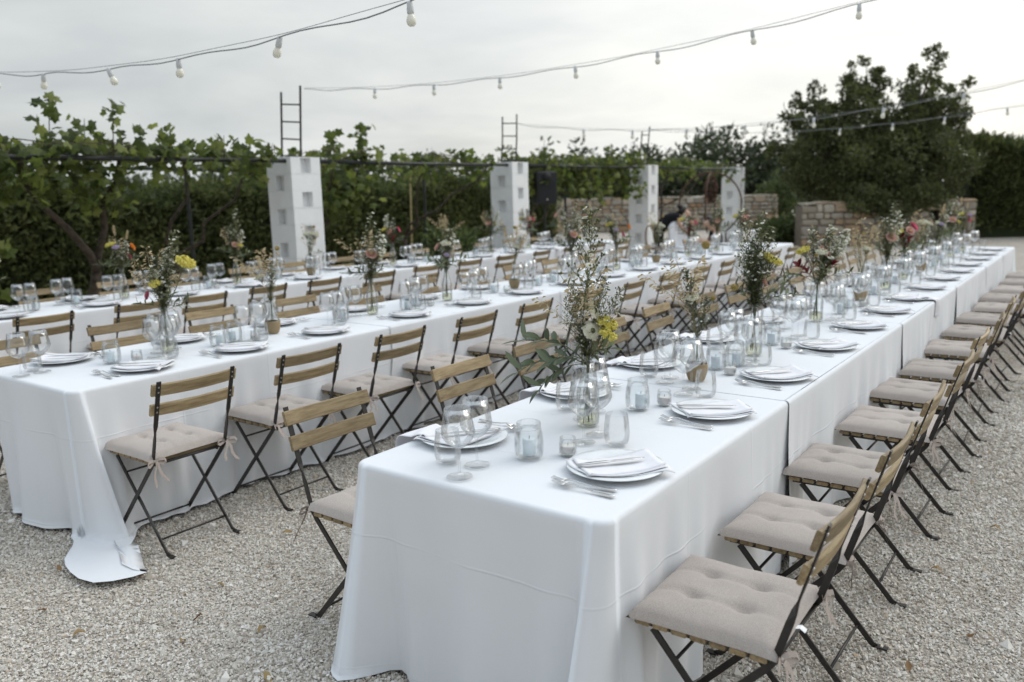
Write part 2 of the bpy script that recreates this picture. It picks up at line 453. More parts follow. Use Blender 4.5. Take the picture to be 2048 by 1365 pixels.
class MB:
    """collects pieces of ONE part; each piece carries a material slot and a random value"""
    def __init__(self):
        self.v = []; self.f = []; self.m = []; self.r = []
    def add(self, v, f, m=0, r=None):
        b = len(self.v)
        self.v += [tuple(p) for p in v]
        self.f += [[i + b for i in q] for q in f]
        self.m += [m] * len(f)
        self.r += [random.random() if r is None else r] * len(v)
        return self
    def box(self, c, s, rot=None, m=0, r=None, bev=0.0):
        x, y, z = (k / 2 for k in s)
        if bev:
            vs = []
            for sz in (-1, 1):
                for sx, sy in ((-1, -1), (1, -1), (1, 1), (-1, 1)):
                    vs.append((sx * (x - bev), sy * (y - bev), sz * z))
            for sz in (-1, 1):
                for sx, sy in ((-1, -1), (1, -1), (1, 1), (-1, 1)):
                    vs.append((sx * x, sy * y, sz * (z - bev)))
            f = [[3, 2, 1, 0], [4, 5, 6, 7]]
            for i in range(4):
                j = (i + 1) % 4
                f += [[i, j, 8 + j, 8 + i], [8 + i, 8 + j, 12 + j, 12 + i], [12 + i, 12 + j, 4 + j, 4 + i]]
        else:
            vs = [(sx * x, sy * y, sz * z) for sz in (-1, 1) for sx, sy in ((-1, -1), (1, -1), (1, 1), (-1, 1))]
            f = [[3, 2, 1, 0], [4, 5, 6, 7], [0, 1, 5, 4], [1, 2, 6, 5], [2, 3, 7, 6], [3, 0, 4, 7]]
        M = (rot if rot is not None else Matrix.Identity(3))
        c = Vector(c)
        return self.add([M @ Vector(p) + c for p in vs], f, m, r)
    def tube(self, pts, rad, seg=8, m=0, r=None, cap=True):
        pts = [Vector(p) for p in pts]
        n = len(pts)
        rad = [rad] * n if not hasattr(rad, '__len__') else rad
        vs = []; fs = []
        prev = None
        for i, p in enumerate(pts):
            t = (pts[min(i + 1, n - 1)] - pts[max(i - 1, 0)])
            if t.length < 1e-9: t = Vector((0, 0, 1))
            t.normalize()
            a = prev if prev is not None else (Vector((0, 0, 1)) if abs(t.z) < 0.9 else Vector((1, 0, 0)))
            u = (a - t * a.dot(t))
            if u.length < 1e-6: u = t.orthogonal()
            u.normalize(); w = t.cross(u); prev = u
            for k in range(seg):
                an = 2 * math.pi * k / seg
                vs.append(p + (u * math.cos(an) + w * math.sin(an)) * rad[i])
        for i in range(n - 1):
            for k in range(seg):
                k2 = (k + 1) % seg
                fs.append([i * seg + k, i * seg + k2, (i + 1) * seg + k2, (i + 1) * seg + k])
        if cap:
            fs.append(list(range(seg))[::-1]); fs.append([(n - 1) * seg + k for k in range(seg)])
        return self.add(vs, fs, m, r)
    def bar(self, pts, wid, thk, ang, m=0):
        """flat bar swept in the YZ plane; ang: 0 = wide face lies in the YZ plane, 90 = turned to face back"""
        pts = [Vector(p) for p in pts]; n = len(pts); vs = []; fs = []
        for i, p in enumerate(pts):
            t = (pts[min(i + 1, n - 1)] - pts[max(i - 1, 0)]).normalized()
            u = Vector((1, 0, 0)); w = t.cross(u).normalized()
            a = R(ang[i])
            du = u * math.cos(a) + w * math.sin(a)       # thin direction
            dw = -u * math.sin(a) + w * math.cos(a)      # wide direction
            for sx, sy in ((-1, -1), (1, -1), (1, 1), (-1, 1)):
                vs.append(p + du * (sx * thk / 2) + dw * (sy * wid / 2))
        for i in range(n - 1):
            for k in range(4):
                k2 = (k + 1) % 4
                fs.append([i * 4 + k, i * 4 + k2, i * 4 + 4 + k2, i * 4 + 4 + k])
        fs += [[3, 2, 1, 0], [n * 4 - 4, n * 4 - 3, n * 4 - 2, n * 4 - 1]]
        return self.add(vs, fs, m)
    def lathe(self, prof, seg=20, m=0, c=(0, 0, 0), closed_top=False, closed_bot=False, r=None):
        vs = []; fs = []
        for (rr, z) in prof:
            for k in range(seg):
                a = 2 * math.pi * k / seg
                vs.append((c[0] + rr * math.cos(a), c[1] + rr * math.sin(a), c[2] + z))
        for i in range(len(prof) - 1):
            for k in range(seg):
                k2 = (k + 1) % seg
                fs.append([i * seg + k, i * seg + k2, (i + 1) * seg + k2, (i + 1) * seg + k])
        if closed_bot: fs.append(list(range(seg))[::-1])
        if closed_top: fs.append([(len(prof) - 1) * seg + k for k in range(seg)])
        return self.add(vs, fs, m, r)
    def strip(self, pts, sides, m=0, r=None):
        """ribbon along pts with half-width vectors"""
        vs = []; fs = []
        for p, s in zip(pts, sides):
            vs += [Vector(p) - Vector(s), Vector(p) + Vector(s)]
        for i in range(len(pts) - 1):
            fs.append([2 * i, 2 * i + 1, 2 * i + 3, 2 * i + 2])
        return self.add(vs, fs, m, r)
    def leaf(self, base, d, up, L, W, m=0, bend=0.2, r=None):
        d = Vector(d).normalized(); base = Vector(base)
        s = d.cross(Vector(up))
        if s.length < 1e-5: s = d.orthogonal()
        s.normalize(); n = s.cross(d)
        vs = []; prof = ((0, 0.03), (0.25, 0.8), (0.5, 1.0), (0.78, 0.7), (1.0, 0.02))
        for t, w in prof:
            c = base + d * (L * t) - n * (bend * L * t * t)
            vs += [c - s * (W / 2 * w) + n * (0.15 * W * w), c, c + s * (W / 2 * w) + n * (0.15 * W * w)]
        fs = []
        for i in range(4):
            for k in range(2):
                a = i * 3 + k
                fs.append([a, a + 1, a + 4, a + 3])
        return self.add(vs, fs, m, r)
    def ball(self, c, rad, m=0, r=None, sub=1, sq=(1, 1, 1)):
        vs, fs = ICO[sub]
        return self.add([(c[0] + p[0] * rad * sq[0], c[1] + p[1] * rad * sq[1], c[2] + p[2] * rad * sq[2]) for p in vs], fs, m, r)
    def mesh(self, name, mats, smooth=False):
        me = mesh_np(name, np.array([tuple(p) for p in self.v]), self.f, mats, smooth, self.r)
        if len(mats) > 1:
            me.polygons.foreach_set('material_index', np.asarray(self.m, np.int32))
        return me
def _ico(sub):
    bm = bmesh.new(); bmesh.ops.create_icosphere(bm, subdivisions=sub, radius=1)
    bm.verts.ensure_lookup_table()
    r = ([tuple(v.co) for v in bm.verts], [[v.index for v in f.verts] for f in bm.faces]); bm.free()
    return r
ICO = {1: _ico(1), 2: _ico(2), 3: _ico(3)}

def obj(name, me, parent=None, loc=None, rot=None, scale=None):
    o = bpy.data.objects.new(name, me)
    COL.objects.link(o)
    if parent is not None: o.parent = parent
    if loc is not None: o.location = loc
    if rot is not None: o.rotation_euler = rot
    if scale is not None: o.scale = (scale,) * 3 if not hasattr(scale, '__len__') else scale
    return o
def tag(o, label, cat, group=None):
    o['label'] = label; o['category'] = cat
    if group: o['group'] = group
    return o
def struct(o, label=None):
    o['kind'] = 'structure'
    if label: o['label'] = label
    return o
def thing(name, label, cat, loc=(0, 0, 0), rz=0, group=None):
    o = bpy.data.objects.new(name, None); o.empty_display_size = 0.05
    COL.objects.link(o); o.location = loc; o.rotation_euler = (0, 0, rz)
    return tag(o, label, cat, group)
def scatter(name, tv, tf, pos, rot, scl, mats, rnd=None, smooth=False):
    """many copies of a small template as one mesh: tv (k,3), tf (m,q), pos (n,3), rot (n,3,3), scl (n,3) or (n,)"""
    tv = np.asarray(tv, np.float32); tf = np.asarray(tf, np.int32)
    n = len(pos); k = len(tv)
    scl = np.asarray(scl, np.float32)
    if scl.ndim == 1: scl = np.repeat(scl[:, None], 3, 1)
    loc = tv[None] * scl[:, None, :]
    v = np.einsum('nij,nkj->nki', rot, loc) + np.asarray(pos)[:, None, :]
    f = (tf[None] + (np.arange(n) * k)[:, None, None]).reshape(-1, tf.shape[1])
    r = np.repeat(rng.random(n) if rnd is None else rnd, k)
    return mesh_np(name, v.reshape(-1, 3), f, mats, smooth, r)
def rand_rot(n, g=rng):
    q = g.normal(size=(n, 4)); q /= np.linalg.norm(q, axis=1)[:, None]
    w, x, y, z = q.T
    return np.stack([1 - 2 * (y * y + z * z), 2 * (x * y - z * w), 2 * (x * z + y * w), 2 * (x * y + z * w), 1 - 2 * (x * x + z * z), 2 * (y * z - x * w), 2 * (x * z - y * w), 2 * (y * z + x * w), 1 - 2 * (x * x + y * y)], 1).reshape(n, 3, 3)
def aim_rot(d, g=rng):
    """rotations whose local +Z points along d (n,3), random roll"""
    d = d / np.linalg.norm(d, axis=1)[:, None]
    a = g.normal(size=d.shape); x = a - (a * d).sum(1)[:, None] * d
    x /= np.linalg.norm(x, axis=1)[:, None]; y = np.cross(d, x)
    return np.stack([x, y, d], 2)

ORD = ['first', 'second', 'third', 'fourth', 'fifth', 'sixth', 'seventh', 'eighth', 'ninth', 'tenth', 'eleventh', 'twelfth', 'thirteenth', 'fourteenth', 'fifteenth', 'sixteenth']
# ================================================================== the place
g = MB()
g.add([(-220, -60, 0), (220, -60, 0), (220, 320, 0), (-220, 320, 0)], [[0, 1, 2, 3]])
struct(obj('ground', g.mesh('ground', ['ground'])))

# gravel chippings where they can be told apart (one mass of loose stones)
def make_gravel():
    zones = [(-5.6, -1.75, 0.7, 3.2), (-3.95, -1.75, 3.2, 7.6), (-1.2, 1.3, 1.5, 4.2), (-1.2, 0.9, 4.2, 7.6)]
    P = []; S = []
    for (x0, x1, y0, y1) in zones:
        n = int((x1 - x0) * (y1 - y0) * 13500)
        p = np.stack([rng.uniform(x0, x1, n), rng.uniform(y0, y1, n)], 1)
        d = np.hypot(p[:, 0], p[:, 1])
        keep = rng.random(n) < np.clip((3.6 / np.maximum(d, 0.1)) ** 1.7, 0.12, 1.0)
        fwd = p[:, 0] * -0.58 + p[:, 1] * 0.795
        lat = p[:, 0] * 0.81 + p[:, 1] * 0.586
        keep &= (np.abs(lat) < 0.72 * fwd + 0.35) & (fwd > 1.3)
        p = p[keep]; d = d[keep]
        P.append(p); S.append(np.clip(d / 3.9, 1.0, 1.7))
    p = np.concatenate(P); sd = np.concatenate(S); n = len(p)
    tv = np.array([(1, 0, 0), (-1, 0, 0), (0, 1, 0), (0, -1, 0), (0.1, 0.1, 1), (-0.1, 0, -1)], np.float32)
    tf = np.array([(0, 2, 4), (2, 1, 4), (1, 3, 4), (3, 0, 4), (2, 0, 5), (1, 2, 5), (3, 1, 5), (0, 3, 5)])
    s = rng.lognormal(-5.24, 0.32, n) * sd
    s = np.where(rng.random(n) < 0.004, s * 2.0, s)
    scl = np.stack([s * rng.uniform(0.8, 1.3, n), s * rng.uniform(0.7, 1.1, n), s * rng.uniform(0.55, 0.9, n)], 1)
    pos = np.stack([p[:, 0], p[:, 1], s * 0.25 + rng.uniform(-0.001, 0.003, n)], 1)
    me = scatter('gravel', tv, tf, pos, rand_rot(n), scl, ['pebble'])
    co = np.empty(len(me.vertices) * 3, np.float32); me.vertices.foreach_get('co', co)
    co = co.reshape(-1, 3)
    co += rng.normal(size=co.shape).astype(np.float32) * np.repeat(s, 6)[:, None] * 0.16
    me.vertices.foreach_set('co', co.ravel())
    o = obj('gravel', me)
    o['kind'] = 'stuff'; o['label'] = 'pale crushed limestone gravel covering the ground'; o['category'] = 'gravel'
make_gravel()

# ---------------------------------------------------------------- white block pillars
PIL_Y = [7.0, 11.78, 16.95, 22.4]
PX0, PX1, PW = -8.98, -8.5, 0.48
CH = 0.215
def block_mesh(axis):
    """hollow-looking cast block: a solid square course with a square recess in two opposite faces"""
    b = MB(); h = PW / 2; z0, z1 = 0.0, CH - 0.0015; nw, dp = 0.085, 0.10
    zz0, zz1 = 0.012, CH - 0.014
    def pt(u, d, z, s):       # u along the face, d outward distance
        return (s * d, u * s, z) if axis == 'x' else (-u * s, s * d, z)
    vs = []; fs = []
    def quad(a, bq, c, d):
        i = len(vs); vs.extend([a, bq, c, d]); fs.append([i, i + 1, i + 2, i + 3])
    for s in (1, -1):
        o = [(-h, z0), (h, z0), (h, z1), (-h, z1)]; n = [(-nw, zz0), (nw, zz0), (nw, zz1), (-nw, zz1)]
        for i in range(4):
            j = (i + 1) % 4
            quad(pt(o[i][0], h, o[i][1], s), pt(o[j][0], h, o[j][1], s), pt(n[j][0], h, n[j][1], s), pt(n[i][0], h, n[i][1], s))
            quad(pt(n[i][0], h, n[i][1], s), pt(n[j][0], h, n[j][1], s), pt(n[j][0], h - dp, n[j][1], s), pt(n[i][0], h - dp, n[i][1], s))
        quad(*[pt(a, h - dp, z, s) for a, z in n])
    for s in (1, -1):       # the two closed sides
        if axis == 'x':
            quad((-h, s * h, z0), (h, s * h, z0), (h, s * h, z1), (-h, s * h, z1)) if s < 0 else quad((h, h, z0), (-h, h, z0), (-h, h, z1), (h, h, z1))
        else:
            quad((s * h, -h, z0), (s * h, h, z0), (s * h, h, z1), (s * h, -h, z1)) if s > 0 else quad((-h, h, z0), (-h, -h, z0), (-h, -h, z1), (-h, h, z1))
    quad((-h, -h, z1), (h, -h, z1), (h, h, z1), (-h, h, z1)); quad((-h, h, z0), (h, h, z0), (h, -h, z0), (-h, -h, z0))
    b.add(vs, fs)
    me = b.mesh('block', ['plaster'])
    bm = bmesh.new(); bm.from_mesh(me); bmesh.ops.remove_doubles(bm, verts=bm.verts, dist=0.0005)
    bmesh.ops.recalc_face_normals(bm, faces=bm.faces); bm.to_mesh(me); bm.free()
    return me
BLX, BLY = block_mesh('x'), block_mesh('y')
PLAB = ['nearest white block pillar with square recesses, behind the back table', 'white block pillar beside the black loudspeaker', 'white block pillar behind the bending person in black', 'farthest white block pillar, standing beside the round hoop']
for i, y in enumerate(PIL_Y):
    t = thing('block_pillar', PLAB[i], 'pillar', ((PX0 + PX1) / 2, y + PW / 2, 0), 0, 'white block pillars of the pergola')
    nb = 9
    for k in range(nb + 1):
        z = 2.085 - (k + 1) * CH
        me = BLX if k % 2 == 0 else BLY
        o = obj('block', me, t, (random.uniform(-.003, .003), random.uniform(-.003, .003), max(z, -0.1)), (0, 0, random.uniform(-.006, .006)))
    # rung frames stuck in the pillar tops
    if i < 3:
        w = (0.37, 0.28, 0.16)[i]; tops = ((2.90, 2.98), (2.86, 2.90), (2.84, 2.93))[i]
        t2 = thing('ladder_frame', ('dark metal rung frame standing on the nearest pillar', 'dark metal rung frame standing on the pillar by the loudspeaker', 'narrow dark metal rung frame on the third pillar')[i], 'metal frame', ((PX0 + PX1) / 2 + 0.02, y + 0.2, 2.083), R((0, 8, 30)[i]), 'rung frames on the pillars')
        t2.rotation_euler = (0, (.09, .05, .02)[i], R((0, 8, 30)[i]))
        for s, tp in zip((-1, 1), tops):
            b = MB(); b.tube([(s * w / 2, 0, 0), (s * w / 2 + (0.01 if i else 0), 0, (tp - 2.083) * .5), (s * w / 2 + (.03 if i == 2 else 0), 0, tp - 2.083)], 0.014, 6)
            obj('upright', b.mesh('upright', ['pole']), t2)
        for k in range(4):
            b = MB(); b.tube([(-w / 2, 0, 0.02 + k * 0.215), (w / 2, 0, 0.02 + k * 0.215)], 0.010, 6)
            obj('rung', b.mesh('rung', ['pole']), t2)

# ---------------------------------------------------------------- pergola tubes
pg = thing('pergola', 'dark metal pergola tubes carried by the white pillars under the vines', 'pergola', (-8.6, 0, 0))
ends = [-3.0] + [v for y in PIL_Y for v in (y, y + PW)] 
for a, bq in zip(ends[0:-1:2], ends[1::2]):
    b = MB(); b.tube([(0, a, 2.035), (0, (a + bq) / 2, 2.025), (0, bq, 2.035)], 0.026, 8)
    obj('rail', b.mesh('rail', ['pole'], True), pg)
b = MB(); b.tube([(-2.5, -3, 2.03), (-2.5, 9, 2.02), (-2.5, 24, 2.03)], 0.026, 8)
obj('rail', b.mesh('rail', ['pole'], True), pg)
for y in (1.6, 4.3, 7.24, 9.6, 12.0, 14.5, 17.2, 19.8, 22.6):
    b = MB(); b.tube([(-0.02 if y not in (7.24, 12.0, 17.2, 22.6) else -0.36, y, 2.06), (-2.5, y, 2.06)], 0.02, 6)
    obj('cross_tube', b.mesh('cross_tube', ['pole']), pg)
for y in (1.6, 7.2, 12.4, 17.6, 23):
    b = MB(); b.tube([(-2.5, y, 0), (-2.5, y, 2.0)], 0.03, 8)
    obj('post', b.mesh('post', ['pole']), pg)
b = MB(); b.tube([(0, 0, 0), (0.03, 0.02, 1.9)], 0.018, 6)
tag(obj('bamboo_cane', b.mesh('bamboo_cane', ['bamboo']), None, (-10.4, 11.2, 0)), 'tall yellow bamboo cane standing before the hedge', 'cane')

# ---------------------------------------------------------------- grape vines
_lobes = [(0, -0.10), (0.28, -0.32), (0.50, -0.10), (0.42, 0.12), (0.60, 0.38), (0.30, 0.42), (0.0, 0.80), (-0.30, 0.42), (-0.60, 0.38), (-0.42, 0.12), (-0.50, -0.10), (-0.28, -0.32)]
VL_V = [(0, 0.1, 0.06)] + [(x, y, -0.05 - 0.12 * abs(x)) for x, y in _lobes]
VL_F = [(0, 1 + i, 1 + (i + 1) % 12) for i in range(12)]
def vine(Ya, Yb, zlo, zhi, n, xr, trunk, label, spikes=(), seed=0):
    g = np.random.default_rng(seed)
    t = thing('grape_vine', label, 'vine', (trunk[0], trunk[1], 0), 0, 'grape vines on the pergola')
    ox, oy = trunk[0], trunk[1]
    n = int(n * 1.25); ncl = max(6, n // 22)
    cx = np.where(g.random(ncl) < 0.80, g.normal(-8.86, 0.16, ncl), g.uniform(xr[0], xr[1], ncl))
    cyy = g.uniform(Ya, Yb, ncl)
    u = g.random(ncl)
    cz = np.where(cx > -9.2, zlo + (zhi - zlo) * (1 - u ** 1.5), 2.0 + g.normal(0.05, 0.12, ncl))
    idx = g.integers(0, ncl, n)
    pos = np.stack([cx[idx], cyy[idx], cz[idx]], 1) + g.normal(size=(n, 3)) * (0.15, 0.2, 0.11)
    pos[:, 2] = np.minimum(pos[:, 2], 2.16 + 0.09 * np.sin(pos[:, 1] * 4.3) + g.uniform(0, .1, n))
    for (sy, sz, k) in spikes:
        zz = g.uniform(2.1, sz, k)
        pos = np.concatenate([pos, np.stack([g.normal(-8.6, .08, k), g.normal(sy, .07, k) + (zz - 2.1) * .12, zz], 1)])
    pos[:, 2] = np.clip(pos[:, 2], 0.3, None)
    inside = np.zeros(len(pos), bool)
    for py in PIL_Y: inside |= (pos[:, 1] > py - .16) & (pos[:, 1] < py + PW + .14) & (pos[:, 0] > -9.15) & (pos[:, 2] < 2.3)
    pos = pos[~inside]
    m = len(pos)
    nd = g.normal(size=(m, 3)) * (0.8, 0.8, 0.5) + (0.35, -0.3, 0.75)
    me = scatter('foliage', VL_V, VL_F, pos - (ox, oy, 0), aim_rot(nd, g), g.uniform(0.075, 0.135, m), ['vineleaf'], g.random(m))
    obj('foliage', me, t)
    b = MB()
    def lim(p0, p1, r0, r1, w=0.08):
        p0 = Vector(p0); p1 = Vector(p1)
        pts = [p0.lerp(p1, k / 5) + (Vector((g.normal() * w, g.normal() * w, g.normal() * w * .4)) if 0 < k < 5 else Vector()) for k in range(6)]
        b.tube(pts, [r0 + (r1 - r0) * k / 5 for k in range(6)], 7)
    fk = (g.normal() * .1, g.normal() * .12, 0.8); tk = 1.0 if seed == 2 else 0.6
    lim((0, 0, -0.05), fk, 0.075 * tk, 0.055 * tk, .04)
    lim(fk, (-8.62 - ox, (Ya - oy) * .6, 2.03), 0.05 * tk, 0.022 * tk)
    lim(fk, (-8.7 - ox, (Yb - oy) * .6, 2.03), 0.045 * tk, 0.02 * tk)
    obj('trunk', b.mesh('trunk', ['bark'], True), t)
    b = MB()
    for (sy, sz, k) in spikes:
        b.tube([(-8.6 - ox, sy - oy, 2.0), (-8.6 - ox, sy - oy + (sz - 2.1) * .06, (2.05 + sz) / 2), (-8.6 - ox, sy - oy + (sz - 2.1) * .12, sz)], [0.007, 0.005, 0.003], 5)
    for k in range(3):
        y0 = g.uniform(Ya, Yb); 
        b.tube([(-8.6 - ox, y0 - oy, 2.05), (-8.6 - ox + g.normal() * .2, y0 - oy + g.normal() * .4, 2.2), (-8.6 - ox + g.normal() * .3, y0 - oy + g.normal() * .7, 2.0 + g.uniform(-.3, .15))], [0.008, 0.006, 0.003], 5)
    obj('shoots', b.mesh('shoots', ['bark']), t)
vine(0.6, 3.5, 0.75, 2.12, 1150, (-11.1, -8.5), (-10.3, 2.0), 'leafy grape vine at the left edge, hanging low over the rail', ((2.9, 2.5, 16), (3.4, 2.45, 14)), 1)
vine(3.2, 4.95, 1.60, 2.15, 620, (-11.1, -8.5), (-9.5, 4.75), 'grape vine with a thick forked trunk and tall shoots, left of the nearest pillar', ((4.1, 2.62, 26), (4.45, 2.42, 18), (4.75, 2.58, 16), (5.05, 2.4, 10)), 2)
vine(4.9, 7.0, 1.95, 2.14, 300, (-11.1, -8.5), (-10.6, 6.6), 'thin grape vine along the rail just left of the nearest pillar', ((5.4, 2.4, 20), (6.1, 2.32, 12), (6.8, 2.25, 8)), 3)
vine(7.6, 8.75, 1.40, 2.25, 560, (-11.1, -8.6), (-9.3, 8.2), 'dense grape vine hanging immediately right of the nearest pillar', ((8.3, 2.55, 30), (7.8, 2.42, 16)), 4)
vine(8.9, 11.7, 1.98, 2.12, 230, (-11.1, -8.6), (-10.2, 10.9), 'sparse grape vine on the rail between the first two pillars', ((10.6, 2.25, 10),), 5)
vine(12.4, 14.4, 1.6, 2.15, 520, (-11.1, -8.6), (-9.6, 13.9), 'grape vine behind the black loudspeaker', ((12.9, 2.5, 10),), 6)
vine(14.2, 16.9, 1.45, 2.25, 900, (-11.1, -8.55), (-9.1, 15.4), 'dense grape vine hanging left of the third pillar', ((15.4, 2.45, 16), (16.4, 2.4, 16)), 7)
vine(17.5, 22.3, 1.9, 2.2, 420, (-11.1, -8.6), (-9.6, 19.4), 'grape vine on the far rail between the last two pillars', (), 8)

# ---------------------------------------------------------------- hedges, trees
BL_V = [(-0.5, 0, 0), (0.5, 0, 0), (0.35, 0, 0.6), (0, 0, 1.0), (-0.35, 0, 0.6)]
BL_F5 = np.array([(0, 1, 2, 3, 4)])
LF_V = [(0, 0, 0), (0.26, 0.08, 0.35), (0.2, 0.08, 0.75), (0, 0, 1.0), (-0.2, 0.08, 0.75), (-0.26, 0.08, 0.35)]
LF_F = np.array([(0, 1, 2, 3), (0, 3, 4, 5)])
def hedge(name, label, p0, p1, h, th, n, ln, wd, mat, seed, wave=0.12):
    g = np.random.default_rng(seed)
    p0 = np.array(p0, float); p1 = np.array(p1, float); L = np.linalg.norm(p1 - p0); u = (p1 - p0) / L; nn = np.array([-u[1], u[0]])
    t = thing(name, label, 'hedge', (p0[0], p0[1], 0))
    s = g.uniform(0, L, n)
    top = h + wave * (np.sin(s * 1.3 + seed) + 0.6 * np.sin(s * 3.1 + 1) + 0.5 * np.sin(s * 7.7)) 
    face = g.random(n)
    a = np.where(face < 0.62, g.normal(-th / 2, 0.07, n), g.uniform(-th / 2, th / 2, n))
    z = np.where(face < 0.62, g.uniform(0.05, 1, n) ** 0.8 * top, top + g.normal(-0.05, 0.09, n))
    pos = np.stack([u[0] * s + nn[0] * a, u[1] * s + nn[1] * a, z], 1)
    d = g.normal(size=(n, 3)) * 0.75 + (0, 0, 0.6)
    side = np.sign(a)[:, None] * np.append(nn, 0)[None]
    d += side * np.where(face < 0.62, 0.45, 0.05)[:, None]
    me = scatter('foliage', LF_V, LF_F, pos, aim_rot(d, g), np.stack([np.full(n, wd), np.full(n, wd), g.uniform(0.6, 1.3, n) * ln], 1), [mat], np.clip(g.random(n) * .75 + .25 * np.sin(s * 2.3 + z * 3.1) * np.sin(s * .9 + 2), 0, 1))
    obj('foliage', me, t)
    b = MB(); k = 24
    vs = []; fs = []
    for i in range(k + 1):
        ss = L * i / k
        for (aa, zz) in ((-th / 2 + .1, 0), (-th / 2 + .12, h - .2), (th / 2 - .12, h - .2), (th / 2 - .1, 0)):
            vs.append((u[0] * ss + nn[0] * aa, u[1] * ss + nn[1] * aa, zz))
    for i in range(k):
        for j in range(3): fs.append([i * 4 + j, i * 4 + j + 1, i * 4 + j + 5, i * 4 + j + 4])
    fs += [[0, 1, 2, 3], [k * 4 + 3, k * 4 + 2, k * 4 + 1, k * 4]]
    b.add(vs, fs, 0, 0.0)  # solid dark box filling the hedge inside, in its darkest leaf tone
    obj('hedge_core', b.mesh('hedge_core', [mat]), t)
hedge('hedge', 'long dark feathery hedge behind the vines and pillars', (-13.0, -6), (-13.0, 19.0), 1.72, 1.3, 85000, 0.125, 0.085, 'hedge', 31)
hedge('tall_hedge', 'tall dark hedge at the right edge behind the carob tree', (-3.7, 26.6), (6.0, 33.5), 2.45, 1.6, 34000, 0.19, 0.10, 'hedge', 32, 0.14)

def crown_mesh(name, cl, per, lf, mat, seed, spread):
    g = np.random.default_rng(seed)
    cl = np.array(cl); n = len(cl) * per
    idx = np.repeat(np.arange(len(cl)), per)
    dirs = g.normal(size=(n, 3)); dirs /= np.linalg.norm(dirs, axis=1)[:, None]
    sp = np.asarray(spread)[idx] if hasattr(spread, '__len__') else np.full(n, spread)
    pos = cl[idx] + dirs * (sp * g.random(n) ** 0.6)[:, None]
    d = dirs + g.normal(size=(n, 3)) * 0.5 + (0, 0, 0.25)
    tone = np.clip(g.random(len(cl)) * 0.55 + 0.1, 0, 1)[idx] + g.normal(0, 0.16, n)
    return scatter(name, LF_V, LF_F, pos, aim_rot(d, g), g.uniform(0.7, 1.3, n) * lf, [mat], np.clip(tone, 0, 1))
def tree(name, label, loc, h, r, zc, ncl, per, lf, mat, seed, sp, cat='tree', trunk_r=0.12, group=None):
    g = np.random.default_rng(seed)
    t = thing(name, label, cat, loc, 0, group)
    cl = []
    while len(cl) < ncl:
        p = g.uniform(-1, 1, 3); q = np.linalg.norm(p)
        if q > 1 or q < 0.45: continue
        k = 1 + 0.18 * math.sin(5 * math.atan2(p[1], p[0]) + seed) + 0.15 * g.normal()
        cl.append((p[0] * r * k, p[1] * r * k, zc + p[2] * (h - zc) * k * (1.0 if p[2] > 0 else 0.8)))
    obj('crown', crown_mesh('crown', cl, per, lf, mat, seed, sp), t)
    b = MB()
    b.tube([(0, 0, -.1), (.05, .03, zc * .4), (0, 0, zc * .75)], [trunk_r * 1.3, trunk_r, trunk_r * .8], 8)
    for k in range(7):
        c = cl[g.integers(len(cl))]
        b.tube([(0, 0, zc * .6), (c[0] * .5, c[1] * .5, zc * .6 + (c[2] - zc * .6) * .6), c], [trunk_r * .5, trunk_r * .3, .01], 6)
    obj('trunk', b.mesh('trunk', ['bark'], True), t)
